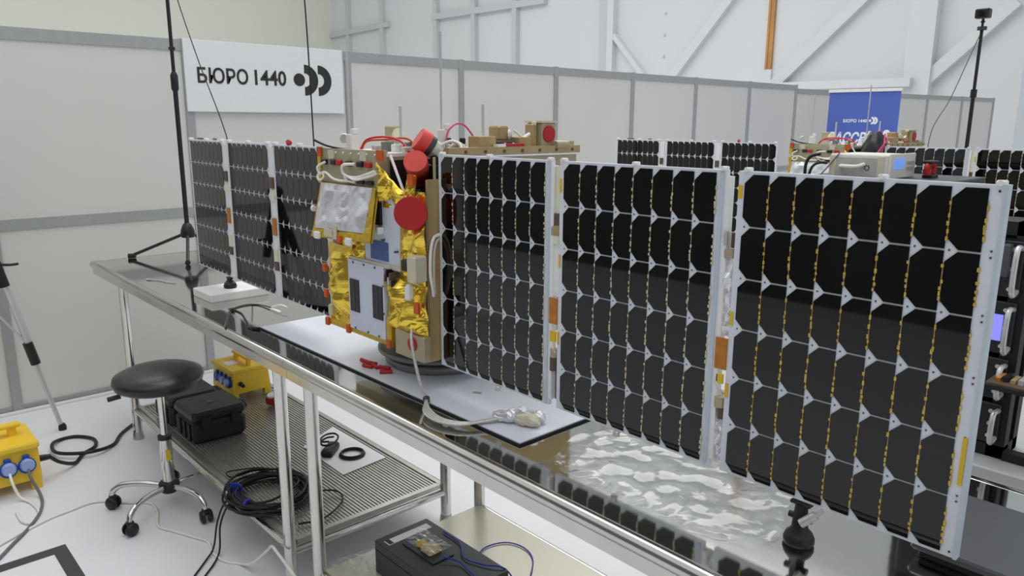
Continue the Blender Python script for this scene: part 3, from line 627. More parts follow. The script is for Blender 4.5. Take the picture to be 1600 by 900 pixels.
# second satellite
bpy.context.view_layer.update()
sat2 = copy_tree(sat); sat2.location = (-0.306, 2.847, 0.725); sat2.rotation_euler = (0, 0, -0.016)
for ch in list(sat2.children):
    if ch.name.startswith('star_tracker'): bpy.data.objects.remove(ch)
sat2['label'] = 'second satellite farther back, seen above the front solar panels before the blue banner'
hd = thing('black_cover', 'crumpled black cloth cover lying on top of the second satellite', 'cover', (-0.15, 2.685, 1.205))
cv = MB(); vs = []
for j in range(9):
    for i in range(20):
        a = 2 * math.pi * i / 20; ph = math.pi / 2 * j / 8
        q = Vector((math.cos(a) * math.cos(ph), math.sin(a) * math.cos(ph), math.sin(ph)))
        rr = 1 + 0.28 * noise.noise(q * 2.3 + Vector((5, 2, 1)))
        vs.append(Vector((q.x * 0.07 * rr, q.y * 0.055 * rr, q.z * 0.145 * rr)))
cv.add(vs, [(j * 20 + i, j * 20 + (i + 1) % 20, (j + 1) * 20 + (i + 1) % 20, (j + 1) * 20 + i) for j in range(8) for i in range(20)], True)
cv.build('cover_cloth', 'black_vinyl', hd)
MB().tube([(0.05, -0.02, 0.14), (0.06, -0.05, 0.08), (0.04, -0.065, 0.05), (0.08, -0.05, 0.12)], 0.004).build('pink_cord', 'cable_pink', hd)

# ================================================================== THINGS ON THE FRONT TABLES
mt = thing('mat', 'pale grey sheet with black underside lying below the satellite body', 'mat', (-0.26, 0.16, ZT + 0.0004))
MB().box(-0.59, 0.597, -0.232, 0.25, 0.0, 0.004).build('backing', 'black_matte', mt)
MB().box(-0.588, 0.595, -0.230, 0.248, 0.004, 0.0065).build('sheet', 'mat_grey', mt)
tt = thing('turntable', 'round grey turntable under the satellite body', 'stand', (-0.21, 0.15, ZT + 0.0065))
MB().lathe((0, 0, 0), (0, 0, 1), [(0.14, 0), (0.15, 0.01), (0.15, 0.022), (0.14, 0.024)], 40).build('base', 'disc_grey', tt)
MB().lathe((0, 0, 0.024), (0, 0, 1), [(0.11, 0), (0.11, 0.008), (0.162, 0.010), (0.168, 0.014), (0.168, 0.022), (0.160, 0.024)], 48).build('plate', 'disc_grey', tt)
MB().lathe((0, 0, 0.048), (0, 0, 1), [(0.12, 0), (0.12, 0.0358)], 32).build('adapter_ring', 'disc_grey', tt)

def panel_stand(loc, h, label):
    s = thing('panel_stand', label, 'stand', loc, group='black stands propping up the solar wings')
    MB().lathe((0, 0, 0), (0, 0, 1), [(0.021, 0), (0.0235, 0.004), (0.0235, 0.010), (0.020, 0.018), (0.0125, 0.026), (0.0105, h - 0.02), (0.0095, h - 0.004)], 28).build('base', 'black_plastic', s)
    MB().box(-0.016, 0.016, -0.007, 0.007, h - 0.005, h, 0.001).build('top_pad', 'black_plastic', s)
    for sx in (-1, 1):
        MB().cyl((sx * 0.009, 0, h * 0.62), (sx * 0.018, 0, h * 0.62), 0.0055, n=10).build('thumbscrew', 'black_plastic', s)
    return s
panel_stand((0.886, 0.004, ZT), 0.070, 'black stand with thumbscrews under the outermost right solar panel')
lx_ = -1.37
panel_stand((lx_, 0.055, ZT + 0.029), 0.040, 'small black stand on the white block under the far left solar panels')
wbk = MB().box(-1.46, -1.29, -0.05, 0.17, ZT, ZT + 0.029, 0.003).build('white_block', 'white_plastic')
tag(wbk, 'flat white block on the left table under the small black stand', 'block')
# clear film on the right part of the table
fm = MB(); nx, ny = 44, 26; vs = []
for j in range(ny + 1):
    for i in range(nx + 1):
        s, t = i / nx, j / ny; x = 0.40 + 0.44 * s + 0.02 * math.sin(9 * t); y = -0.10 + 0.32 * t + 0.05 * (s - 0.5) + 0.015 * math.sin(7 * s)
        q = Vector((x * 14, y * 14, 3.1)); h = (1 - abs(noise.noise(q)) * 2) ** 6 * 0.006 + (1 - abs(noise.noise(q * 1.9 + Vector((4, 4, 0)))) * 2) ** 6 * 0.003
        vs.append((x, y, ZT + 0.0012 + max(0, h)))
fm.add(vs, [(j * (nx + 1) + i, j * (nx + 1) + i + 1, (j + 1) * (nx + 1) + i + 1, (j + 1) * (nx + 1) + i) for j in range(ny) for i in range(nx)], True)
tag(fm.build('plastic_film', 'clear_film'), 'wrinkled clear plastic film lying on the near steel table', 'film')
# cable harness with foil-wrapped plugs
hs = thing('cable_harness', 'silver braided cable hanging from the satellite to foil-wrapped plugs on the grey sheet', 'cable', (0.016, -0.063, ZT + 0.0065))
ho = Vector((0.016, -0.063, ZT + 0.0065))
MB().tube([(-0.045, -0.060, 0.915), (-0.035, -0.068, 0.89), (-0.015, -0.072, 0.84), (0.004, -0.072, 0.795), (0.016, -0.066, 0.768)], 0.0038).build('braid', 'cable_silver', hs, ho)
MB().box(0.022, 0.034, -0.082, -0.068, 0.7605, 0.775, 0.002).build('ferrule', 'dark_grey_metal', hs, ho)
for k in range(4):
    d = 0.006 * k
    MB().tube([(0.016, -0.066, 0.768), (0.045, -0.085 - d * .3, 0.768), (0.085, -0.105 - d, 0.766), (0.14, -0.112 - d, 0.764), (0.19, -0.09 - d, 0.765), (0.215, -0.045 - d, 0.768), (0.235, -0.015 - d * .3, 0.772)], 0.0028).build('braid', 'cable_silver', hs, ho)
for x, y, rz, m in ((0.235, -0.02, 0.45, 'foil_silver'), (0.285, 0.0, 0.4, 'beige_plastic'), (0.240, 0.012, 0.9, 'foil_silver'), (0.278, 0.026, 0.3, 'foil_silver')):
    pl = MB().lathe((-0.026, 0, 0.013), (1, 0, 0), [(0.007, 0), (0.011, 0.006), (0.0128, 0.016), (0.012, 0.026), (0.0128, 0.036), (0.010, 0.046), (0.006, 0.052)], 14, False)
    R = Matrix.Rotation(rz, 3, 'Z'); pl.v = [R @ v + Vector((x, y, ZT + 0.0065)) + Vector((noise.noise(v * 90), noise.noise(v * 90 + Vector((3, 0, 0))), max(0, noise.noise(v * 70)) * 2.5)) * 0.005 for v in pl.v]
    pl.build('plug', m, hs, ho)
# red caps on the sheet
for i, (x, y, a) in enumerate(((-0.318, -0.022, 0.1), (-0.292, -0.018, 0.35), (-0.262, -0.026, -0.2), (-0.236, -0.014, 0.5), (-0.205, -0.03, 0.9), (-0.276, -0.04, 0.2))):
    d = Vector((math.cos(a), math.sin(a), 0)); c = Vector((0, 0, 0.0055))
    o = MB().cyl(c - d * 0.016, c + d * 0.016, 0.0055, 0.0045, n=10).build('red_tag', 'cap_deepred')
    o.location = (x, y, ZT + 0.0065); tag(o, 'small red tag in the heap on the grey sheet before the satellite', 'tag', 'heap of red tags')
o = MB().cyl((-0.006, -0.003, 0.003), (0.008, 0.004, 0.003), 0.0022, n=8).cyl((-0.009, -0.0045, 0.0045), (-0.006, -0.003, 0.003), 0.0045, n=8).build('screw', 'cable_silver'); o.location = (0.061, 0.052, ZT + 0.0065)
tag(o, 'loose metal screw on the grey sheet below the first right solar panel', 'screw')
# test lead and marker on the left table
ld = thing('test_lead', 'thin dark test lead with a white crocodile clip on the left table', 'cable', (-1.06, 0.07, ZT)); lo = Vector((-1.06, 0.07, ZT))
MB().tube([(-1.06, 0.07, .760), (-1.146, 0.063, .7565), (-1.176, 0.029, .7565), (-1.15, -0.026, .7565), (-1.07, -0.035, .7565), (-0.98, -0.06, .7565), (-0.93, -0.075, .7565), (-0.881, -0.095, .7565), (-0.86, -0.088, .7585)], 0.0022).build('wire', 'cable_black', ld, lo)
MB().box(-1.06, -0.995, 0.062, 0.072, .7545, .760).build('jaw', 'white_plastic', ld, lo)
MB().tube([(-1.06, 0.070, .762), (-1.03, 0.085, .772), (-0.99, 0.092, .770)], 0.004).build('jaw', 'white_plastic', ld, lo)
MB().cyl((-0.862, -0.09, .7585), (-0.84, -0.078, .7585), 0.0045).build('tip', 'black_plastic', ld, lo)
o = MB().cyl((0, 0, 0.005), (0.17, -0.085, 0.005), 0.005, n=10).cyl((0.17, -0.085, 0.005), (0.185, -0.0925, 0.005), 0.005, 0.002, n=10).build('marker_pen', 'dark_grey_metal'); o.location = (-1.10, -0.062, ZT)
tag(o, 'dark slim marker pen at the front edge of the left table', 'pen')
o = MB().tube([(0, 0, 0.003), (0.037, 0.023, 0.003), (0.09, 0.03, 0.003), (0.13, 0.053, 0.003)], 0.0022).cyl((-0.015, -0.012, 0.0035), (0.004, 0.002, 0.0035), 0.0035).build('probe_wire', 'cable_silver'); o.location = (-1.847, -0.076, ZT)
tag(o, 'short silver probe wire beside the foot of the light stand', 'wire')
# light stand on the left table
ls = thing('light_stand', 'tall black microphone-style stand with tripod foot at the left end of the table', 'stand', (-2.30, 0.245, ZT)); so = Vector((-2.30, 0.245, ZT))
hz0 = ZT + 0.125
MB().lathe((-2.30, 0.245, hz0 - 0.03), (0, 0, 1), [(0.028, 0), (0.033, 0.012), (0.03, 0.035), (0.02, 0.06), (0.012, 0.068)], 24).build('hub', 'black_plastic', ls, so)
for ang in (math.radians(238), math.radians(338), math.radians(118)):
    d = Vector((math.cos(ang), math.sin(ang), 0)); a = Vector((-2.30, 0.245, hz0 - 0.015)) + d * 0.02; L_ = 0.26 if ang < 5 and ang > 3 else 0.23
    e = Vector((-2.30, 0.245, ZT + 0.012)) + d * L_
    lg = MB().cyl(a, e, 0.0075, n=10).build('leg', 'black_plastic', ls, so); MB().cyl(e - d * 0.02, e + d * 0.012, 0.0115, n=10).build('rubber_foot', 'black_matte', lg, so)
MB().cyl((-2.30, 0.245, hz0), (-2.30, 0.245, 1.60), 0.0105, n=12).build('lower_pole', 'black_plastic', ls, so)
MB().lathe((-2.30, 0.245, 1.52), (0, 0, 1), [(0.011, 0), (0.0165, 0.012), (0.0165, 0.07), (0.010, 0.085)], 14).build('clutch', 'black_plastic', ls, so)
MB().cyl((-2.30, 0.245, 1.58), (-2.30, 0.245, 2.35), 0.008, n=12).build('upper_pole', 'black_plastic', ls, so)
MB().box(-2.315, -2.292, 0.235, 0.258, 1.70, 1.715, 0.002).build('cable_clip', 'black_plastic', ls, so)
o = MB().tube([(-2.285, 0.245, 2.34), (-2.265, 0.26, 2.0), (-2.10, 0.28, 1.66), (-1.90, 0.30, 1.33), (-1.82, 0.32, 1.0), (-1.80, 0.33, ZT + 0.004)], 0.0024, 6).build('hanging_cable', 'cable_black')
tag(o, 'thin black cable slanting from the light stand down behind the left solar panels', 'cable')
o = MB().tube([(-1.20, 0.30, 2.5), (-1.165, 0.30, 2.0), (-1.145, 0.30, 1.7), (-1.136, 0.30, 1.317), (-1.13, 0.30, ZT + 0.004)], 0.0026, 6).build('hanging_cable', 'cable_black')
tag(o, 'thin black cable hanging straight down across the white sign logo', 'cable')
# closed laptop at the right end
lp = thing('laptop', 'closed dark grey laptop lying on a black case at the lower right corner', 'laptop', (1.20, 0.20, ZT + 0.0005))
MB().box(-0.175, 0.2, -0.10, 0.115, 0.0, 0.012, 0.003).build('base', 'black_matte', lp)
MB().box(-0.185, 0.21, -0.108, 0.115, 0.013, 0.026, 0.004).build('lid', 'laptop_grey', lp)

# ================================================================== UNDER THE TABLES
def tool_case(loc, sx, sy, h, label, rz=0.0):
    c = thing('tool_case', label, 'case', loc, rz, 'black hard cases on the wire shelf')
    MB().box(-sx, sx, -sy, sy, 0, h * 0.66, 0.014).build('body', 'black_matte', c)
    lid = MB().box(-sx - 0.002, sx + 0.002, -sy - 0.002, sy + 0.002, h * 0.68, h, 0.012).build('lid', 'black_plastic', c)
    MB().box(-0.02, 0.02, -0.012, 0.012, h, h + 0.0015).build('emblem', 'dark_grey_metal', lid)
    for y in (-sy * 0.55, sy * 0.55): MB().box(sx, sx + 0.008, y - 0.016, y + 0.016, h * 0.45, h * 0.85, 0.002).build('latch', 'black_matte', c)
    MB().tube([(-sx * 0.3, sy, h * 0.62), (-sx * 0.3, sy + 0.03, h * 0.7), (sx * 0.3, sy + 0.03, h * 0.7), (sx * 0.3, sy, h * 0.62)], 0.008).build('handle', 'black_matte', c)
    for i in range(3): MB().box(sx - 0.05 - i * 0.05, sx - 0.035 - i * 0.05, -sy - 0.006, -sy, 0.01, h * 0.6).build('rib', 'black_matte', c)
tool_case((-1.585, 0.02, 0.1535), 0.105, 0.105, 0.13, 'black hard case with a carry handle on the wire shelf behind the stool post')
tool_case((-1.825, 0.012, 0.1535), 0.10, 0.10, 0.125, 'black hard case half hidden behind the stool seat, nearest the table end')
# coil of cable
ck = thing('cable_coil', 'large coil of black cable with blue ties on the wire shelf', 'cable', (-0.91, -0.05, 0.1535)); co = Vector((0, 0, 0))
pts = []
for i in range(15 * 14):
    t = i / 14; a = t * 2 * math.pi; lay = t / 15
    rr = 0.085 + 0.05 * abs(math.sin(t * 2.17)) + 0.012 * math.sin(t * 5.1); pts.append((rr * math.cos(a) * 1.12 + 0.015 * math.sin(t * 1.3), rr * math.sin(a) + 0.012 * math.cos(t * 1.9), 0.006 + 0.03 * lay + 0.006 * math.sin(a * 2 + t)))
MB().tube(pts, 0.0042, 6, 2).build('cable', 'cable_black', ck)
MB().tube([(0.1, 0.06, 0.03), (0.13, 0.17, 0.012), (0.20, 0.16, 0.006), (0.26, 0.06, 0.005), (0.24, -0.02, 0.005)], 0.0032).build('cable_end', 'cable_black', ck)
MB().tube([(-0.1, 0.05, 0.03), (-0.18, 0.06, 0.02), (-0.25, 0.0, 0.006), (-0.26, -0.04, 0.005), (-0.21, -0.04, 0.005), (-0.20, 0.03, 0.01), (-0.16, 0.05, 0.02)], 0.0026).build('cable_end', 'cable_black', ck)
for a in (3.9, 5.2): MB().lathe((0.115 * math.cos(a), 0.115 * math.sin(a), 0.022), (math.sin(a), -math.cos(a), 0), [(0.022, -0.004), (0.024, 0), (0.022, 0.004)], 12).build('tie', 'cable_blue', ck)
for i, pl in enumerate(([(-0.97, -0.14, 0.17), (-0.96, -0.185, 0.155), (-0.955, -0.215, 0.1), (-0.95, -0.235, 0.02), (-0.916, -0.274, .006), (-0.84, -0.347, .006), (-0.72, -0.46, .006)], [(-0.955, -0.14, 0.17), (-0.935, -0.185, 0.155), (-0.93, -0.215, 0.1), (-0.925, -0.225, 0.02), (-0.88, -0.262, .006), (-0.806, -0.334, .006), (-0.68, -0.44, .006)])):
    o = MB().tube(pl, 0.003).build('floor_cable', 'cable_black')
    tag(o, ('left of two thin black cables running from the coil to the floor', 'right of two thin black cables running from the coil to the floor')[i], 'cable', 'cable pair from the coil')
o = MB().add([(-1.20, 0.225, 0.1515), (-0.885, 0.215, 0.1515), (-0.905, 0.41, 0.1515), (-1.30, 0.41, 0.1515), (-1.20, 0.225, 0.1535), (-0.885, 0.215, 0.1535), (-0.905, 0.41, 0.1535), (-1.30, 0.41, 0.1535)], [(3, 2, 1, 0), (4, 5, 6, 7), (0, 1, 5, 4), (1, 2, 6, 5), (2, 3, 7, 6), (3, 0, 4, 7)]).build('paper_sheet', 'paper')
tag(o, 'white paper sheet on the wire shelf under the black adapter', 'paper')
ad = thing('power_adapter', 'black power adapter with bundled cord on the white paper', 'adapter', (-1.08, 0.275, 0.1538), 2.3)
MB().box(-0.05, 0.05, -0.022, 0.022, 0, 0.026, 0.006).build('brick', 'black_plastic', ad)
pts = [(0.03 + 0.05 * math.cos(i * 0.9), 0.012 + 0.03 * math.sin(i * 0.9), 0.03 + 0.002 * i) for i in range(12)]
MB().tube(pts, 0.004, 6, 4).build('cord', 'cable_black', ad)
ringp = [(0.045 * math.cos(i * math.pi / 8), 0.045 * math.sin(i * math.pi / 8), 0.0045) for i in range(16)]
o = MB().tube(ringp, 0.0045, 8, 3, True).tube([(x * 0.93, y * 0.93, z + 0.006) for x, y, z in ringp], 0.004, 8, 3, True).build('cable_ring', 'cable_black'); o.location = (-1.005, 0.325, 0.1538)
tag(o, 'small ring of coiled black cord on the white paper', 'cable')
# dark server unit with bagged part
sv = thing('power_supply', 'dark grey metal power supply unit on the near table shelf', 'device', (-0.13, 0.065, 0.1505))
MB().box(-0.17, 0.19, -0.09, 0.09, 0, 0.098, 0.003).build('housing', 'dark_grey_metal', sv)
MB().box(-0.145, -0.118, -0.075, 0.07, 0.098, 0.0986).build('paper_label', 'paper', sv)
MB().box(-0.1451, -0.12, -0.072, -0.058, 0.0986, 0.0989).build('paper_label', 'print_dark', sv)
MB().box(-0.166, 0.186, -0.0908, -0.090, 0.07, 0.073).build('seam', 'black_matte', sv)
bgp = thing('bagged_part', 'small tan part in a clear bag on top of the dark power supply', 'bag', (-0.165, 0.055, 0.2493), 0.0)
MB().box(-0.065, 0.075, -0.034, 0.036, 0.0, 0.003).build('foam', 'dark_grey_metal', bgp)
MB().box(0.0, 0.045, -0.022, 0.02, 0.003, 0.019, 0.004).build('part_block', 'parcel_tan', bgp)
MB().box(-0.035, 0.0, -0.014, 0.014, 0.003, 0.011, 0.003).build('part_block', 'label_yellow', bgp)
q = crumple([(-0.068, -0.036, 0.02), (0.065, -0.036, 0.022), (0.065, 0.038, 0.022), (-0.068, 0.038, 0.02)], 16, 10, 0.008, 31, 40); q.build('bag', 'bag_film', bgp)
for i, (pl, lab) in enumerate((([(-0.09, 0.05, .262), (-0.05, 0.075, .256), (0.0, 0.07, .254), (0.045, 0.06, .2545), (0.068, 0.052, .235), (0.074, 0.045, .17), (0.12, 0.02, .1545)], 'blue cable from the bagged part across the dark power supply'),
                             ([(0.08, 0.165, .154), (-0.03, 0.17, .154), (-0.13, 0.21, .154), (-0.18, 0.27, .154), (-0.165, 0.34, .154), (-0.11, 0.365, .154), (-0.045, 0.344, .154), (0.02, 0.27, .154), (0.09, 0.17, .154), (0.16, 0.05, .154)], 'looped blue cable on the beige shelf beside the power supply'),
                             ([(-0.20, 0.14, .2535), (-0.12, 0.135, .2535), (-0.06, 0.10, .2535), (0.0, 0.115, .2535), (0.045, 0.145, .2535), (0.06, 0.165, .225), (0.075, 0.185, .17), (0.15, 0.17, .161)], 'dark blue cable draped over the rear edge of the power supply'))):
    tag(MB().tube(pl, 0.002).build('blue_cable', 'cable_blue'), lab, 'cable', 'blue cables by the power supply')
ps = crumple([(-0.42, -0.10, 0.152), (-0.28, -0.12, 0.152), (-0.28, 0.02, 0.154), (-0.40, 0.04, 0.154)], 14, 14, 0.03, 41, 25)
tag(ps.build('plastic_bag', 'clear_film'), 'crumpled clear plastic bag beside the dark power supply', 'bag')

# stool
st = thing('stool', 'black round swivel stool with chrome five-star base on casters', 'stool', (-1.36, -0.23, 0))
MB().lathe((0, 0, 0.465), (0.02, -0.03, 1), [(0.085, 0), (0.125, 0.006), (0.145, 0.018), (0.151, 0.035), (0.146, 0.05), (0.12, 0.062), (0.07, 0.069), (0.01, 0.071)], 48).build('seat', 'black_vinyl', st)
MB().box(-0.06, 0.06, -0.05, 0.05, 0.452, 0.467, 0.003).build('seat_plate', 'black_matte', st)
MB().tube([(0, -0.03, 0.45), (-0.05, -0.10, 0.447), (-0.06, -0.135, 0.44)], 0.005).build('lever', 'chrome', st)
MB().cyl((-0.055, -0.115, 0.443), (-0.066, -0.155, 0.436), 0.009).build('lever_grip', 'black_plastic', st)
MB().cyl((0, 0, 0.27), (0, 0, 0.455), 0.0125).build('piston', 'chrome', st)
MB().cyl((0, 0, 0.09), (0, 0, 0.275), 0.0215, n=20).build('column', 'chrome', st)
MB().cyl((0, 0, 0.268), (0, 0, 0.282), 0.0235, n=20).build('collar', 'black_plastic', st)
MB().box(0.0195, 0.0225, -0.008, 0.008, 0.19, 0.23).build('sticker', 'label_yellow', st)
MB().lathe((0, 0, 0.062), (0, 0, 1), [(0.024, 0), (0.034, 0.01), (0.036, 0.035), (0.03, 0.042)], 24).build('hub', 'black_plastic', st)
for k in range(5):
    a = math.radians(-57 + 72 * k); d = Vector((math.cos(a), math.sin(a), 0)); s_ = Vector((-d.y, d.x, 0))
    lg = MB().tube([d * 0.03 + Vector((0, 0, 0.088)), d * 0.10 + Vector((0, 0, 0.096)), d * 0.165 + Vector((0, 0, 0.092)), d * 0.198 + Vector((0, 0, 0.072)), d * 0.208 + Vector((0, 0, 0.052))], 0.0105, 10).build('leg', 'chrome', st)
    c = d * 0.205 + Vector((0, 0, 0.024)); ws = (d * 0.3 + s_ * 0.95).normalized()
    w_ = MB()
    for e in (-1, 1): w_.lathe(c + ws * (0.007 * e), ws * e, [(0.0235, 0), (0.024, 0.004), (0.020, 0.012), (0.008, 0.015)], 20)
    w_.box(c.x - 0.012, c.x + 0.012, c.y - 0.012, c.y + 0.012, 0.03, 0.054, 0.004)
    w_.build('caster', 'black_plastic', st)

# yellow power boxes
def power_box(loc, rz, label, scale=1.0):
    p = thing('power_distribution_box', label, 'power box', loc, rz, 'yellow power distribution boxes')
    p.scale = (scale,) * 3
    X0, X1, Y0, Y1 = -0.24, 0.0, -0.30, 0.0
    MB().prism([(X0, 0.04), (X1, 0.04), (X1 - 0.012, 0.165), (X0 + 0.012, 0.165)], Y0, Y1).build('housing', 'power_yellow', p)
    MB().box(X0 - 0.004, X1 + 0.004, Y0 - 0.004, Y1 + 0.004, 0.165, 0.19, 0.006).build('lid', 'power_yellow', p)
    for y in (Y0 + 0.02, Y1 - 0.02):
        for x in (X0 + 0.02, X1 - 0.02): MB().box(x - 0.02, x + 0.02, y - 0.018, y + 0.018, 0.0, 0.045, 0.003).build('foot', 'power_yellow', p)
    h = MB().box(-0.15, -0.115, Y0 + 0.03, Y1 - 0.03, 0.222, 0.238, 0.005)
    h.build('handle', 'power_yellow', p)
    for y in (Y0 + 0.06, Y1 - 0.06): MB().box(-0.142, -0.122, y - 0.014, y + 0.014, 0.188, 0.226).build('handle_post', 'power_yellow', p)
    MB().box(-0.10, -0.03, -0.20, -0.12, 0.190, 0.1912).build('warning_label', 'paper', p)
    for i, y in enumerate((-0.045, -0.105, -0.165, -0.225)):
        s = MB().lathe((-0.006, y, 0.105), (1, 0, 0.08), [(0.028, 0), (0.03, 0.01), (0.03, 0.016), (0.026, 0.018)], 24).build('socket', 'socket_blue', p)
        if i < 2: MB().lathe((0.008, y, 0.11), (1, 0, 0.08), [(0.024, 0), (0.0245, 0.012), (0.02, 0.02)], 24).build('socket_lid', 'lid_blue', s)
        MB().box(-0.008, 0.004, y - 0.012, y + 0.012, 0.130, 0.146, 0.003).build('socket_hinge', 'socket_blue', s)
    MB().cyl((-0.05, Y1, 0.10), (-0.05, Y1 + 0.045, 0.096), 0.014, 0.010, n=12).build('cable_gland', 'black_plastic', p)
    return p
power_box((-1.85, -0.54, 0), 0.0, 'yellow power distribution box with blue sockets standing on the floor at far left')
p2 = power_box((-2.30, 0.30, 0.152), -math.pi / 2, 'smaller yellow power box behind the stool seat at the far end of the shelf', 0.75)
p2.location = (-1.855, 0.225, 0.1535)
pg = thing('plug', 'red and white industrial plug lying on the wire shelf near the yellow box', 'plug', (-1.68, 0.33, 0.153))
MB().cyl((-0.03, 0, 0.028), (0.02, 0.02, 0.028), 0.027, n=16).build('shell', 'cap_deepred', pg); MB().lathe((0.0, -0.005, 0.05), (0.2, -0.3, 1), [(0.018, 0), (0.02, 0.006), (0.016, 0.01)], 16).build('flap', 'white_plastic', pg)
# floor cables
def cable(name, m, r, pts, label, group=None): return tag(MB().tube(pts, r).build(name, m), label, 'cable', group)
cable('mains_cable', 'cable_black', 0.0075, [(-1.90, -0.50, 0.096), (-1.93, -0.46, 0.05), (-1.98, -0.40, 0.010), (-2.06, -0.35, 0.008), (-2.11, -0.292, 0.008), (-2.20, -0.275, 0.008), (-2.28, -0.323, 0.008), (-2.29, -0.382, 0.008), (-2.22, -0.43, 0.0225), (-2.12, -0.44, 0.0225), (-2.05, -0.39, 0.024), (-2.02, -0.312, 0.0225), (-2.08, -0.225, 0.008), (-2.2, -0.15, 0.008), (-2.4, 0.05, 0.008)], 'thick black mains cable looping from the yellow power box to the table leg')
cable('floor_cable', 'cable_grey', 0.0055, [(-1.832, -0.585, 0.105), (-1.80, -0.585, 0.07), (-1.77, -0.57, 0.02), (-1.7, -0.575, .006), (-1.603, -0.607, .006), (-1.508, -0.664, .006), (-1.443, -0.713, .006), (-1.35, -0.78, .006), (-1.2, -0.9, .006)], 'grey cable dropping from the right socket of the floor power box')
cable('floor_cable', 'cable_white', 0.005, [(-1.832, -0.645, 0.105), (-1.80, -0.645, 0.07), (-1.78, -0.63, 0.015), (-1.729, -0.607, .0055), (-1.632, -0.600, .0055), (-1.57, -0.625, .0055), (-1.56, -0.645, .0055), (-1.60, -0.66, .0055), (-1.682, -0.66, .0055)], 'short white cable dropping from the second socket of the floor power box')
cable('floor_cable', 'cable_white', 0.0045, [(-1.832, -0.705, 0.10), (-1.79, -0.71, 0.06), (-1.77, -0.73, 0.006), (-1.70, -0.80, .005), (-1.6, -0.9, .005)], 'white cable from the leftmost blue socket in view')
cable('floor_cable', 'cable_white', 0.0045, [(-1.40, -0.83, .005), (-1.47, -0.74, .005), (-1.545, -0.60, .005), (-1.567, -0.513, .005), (-1.575, -0.426, .005), (-1.488, -0.341, .005), (-1.428, -0.282, .005), (-1.342, -0.285, .005), (-1.24, -0.315, .005), (-1.173, -0.289, .005), (-1.091, -0.254, .005), (-1.022, -0.227, .005), (-0.95, -0.24, .005), (-0.874, -0.233, .005), (-0.826, -0.203, .005), (-0.76, -0.19, .03), (-0.70, -0.165, .09), (-0.66, -0.165, .125), (-0.60, -0.175, .135), (-0.5, -0.17, .10)], 'long white cable winding over the floor under the stool')
# black tape corner on the floor
fr = MB().box(-1.335, -1.29, -0.95, -0.583, 0, 0.0015).box(-1.29, -0.85, -0.625, -0.583, 0, 0.0015)
tag(fr.build('floor_tape', 'tape_dark'), 'dark tape corner marked on the white floor at lower left', 'tape')
# photo tripod at the left edge
tp = thing('photo_tripod', 'silver and black photo tripod cut off by the left picture edge', 'tripod', (-2.44, -0.62, 0)); to = Vector((-2.44, -0.62, 0))
apex = Vector((-2.43, -0.56, 1.02))
def tleg(foot, nm='leg'):
    foot = Vector(foot); d = apex - foot; P = lambda t: foot + d * t
    lg = MB().cyl(P(0.42), P(0.72), 0.011).cyl(P(0.42) + Vector((0, 0.014, 0)), P(0.72) + Vector((0, 0.014, 0)), 0.007).cyl(P(0.03), P(0.42), 0.010, n=10).build('leg', 'silver_tripod', tp, to)
    MB().cyl(P(0.68), P(0.98), 0.021, n=12).build('foam_grip', 'black_matte', lg, to)
    q = MB().cyl(P(0.325), P(0.425), 0.020, n=10); q.build('leg_lock', 'black_plastic', lg, to)
    MB().lathe(foot, (0, 0, 1), [(0.017, 0), (0.017, 0.018), (0.011, 0.03)], 14).build('rubber_foot', 'black_plastic', lg, to)
    MB().cyl(P(0.42), Vector((-2.43, -0.56, 0.62)), 0.005, n=8).build('brace', 'silver_tripod', tp, to)
tleg((-2.43, -0.345, 0)); tleg((-2.66, -0.76, 0)); tleg((-2.20, -0.78, 0))
MB().cyl((-2.43, -0.56, 0.40), (-2.43, -0.56, 1.12), 0.013).build('center_column', 'silver_tripod', tp, to)
MB().cyl((-2.43, -0.56, 0.60), (-2.43, -0.56, 0.64), 0.024).build('brace_collar', 'black_plastic', tp, to)
MB().lathe((-2.43, -0.56, 0.98), (0, 0, 1), [(0.03, 0), (0.04, 0.02), (0.04, 0.06), (0.02, 0.08)], 16).build('shoulder', 'black_plastic', tp, to)
MB().tube([(-2.43, -0.545, 0.80), (-2.43, -0.47, 0.785), (-2.43, -0.43, 0.785)], 0.006).build('pan_handle', 'black_plastic', tp, to)

# ================================================================== SIGN, BANNER, BACKGROUND GEAR
sg = thing('sign_board', 'white company sign board with dark lettering and round logo on the partition', 'sign', (XW + 0.001, 0.935, 1.437))
MB().box(0, 0.012, -0.462, 0.468, 0, 0.366, 0.001).build('board', 'sign_white', sg)
RZ = (math.pi / 2, 0, math.pi / 2)
for word, y0, wd in (('БЮРО', 0.536, 0.276), ('1440', 0.850, 0.186)):
    me = text_mesh(word, 0.1, 0.0008, 0, 0.0020); fit_text(me, wd, 0.083); me.materials.append(MATS['print_dark'])
    o = link('lettering', me, sg); o.rotation_euler = RZ; o.location = (0.0132, y0 - 0.935, 0.147)
def arc(c, ro, ri, n=20):
    m = MB(); vs = []
    for i in range(n + 1):
        a = -math.pi / 2 + math.pi * i / n
        for r in (ro, ri):
            for x in (0.012, 0.0138): vs.append((x, c[0] + r * math.cos(a), c[1] + r * math.sin(a)))
    for i in range(n):
        b = i * 4; m_ = b + 4
        for q in ((b + 1, m_ + 1, m_ + 3, b + 3), (b, b + 2, m_ + 2, m_), (b, m_, m_ + 1, b + 1), (b + 2, b + 3, m_ + 3, m_ + 2)): m.f.append(q); m.sm.append(False)
    m.v = [Vector(v) for v in vs]; m.f.append((0, 1, 3, 2)); m.sm.append(False); k = n * 4; m.f.append((k, k + 2, k + 3, k + 1)); m.sm.append(False)
    return m
MB().lathe((0.012, 1.117 - 0.935, 0.186), (1, 0, 0), [(0.0355, 0), (0.0355, 0.0018)], 32, False).build('logo_dot', 'print_dark', sg)
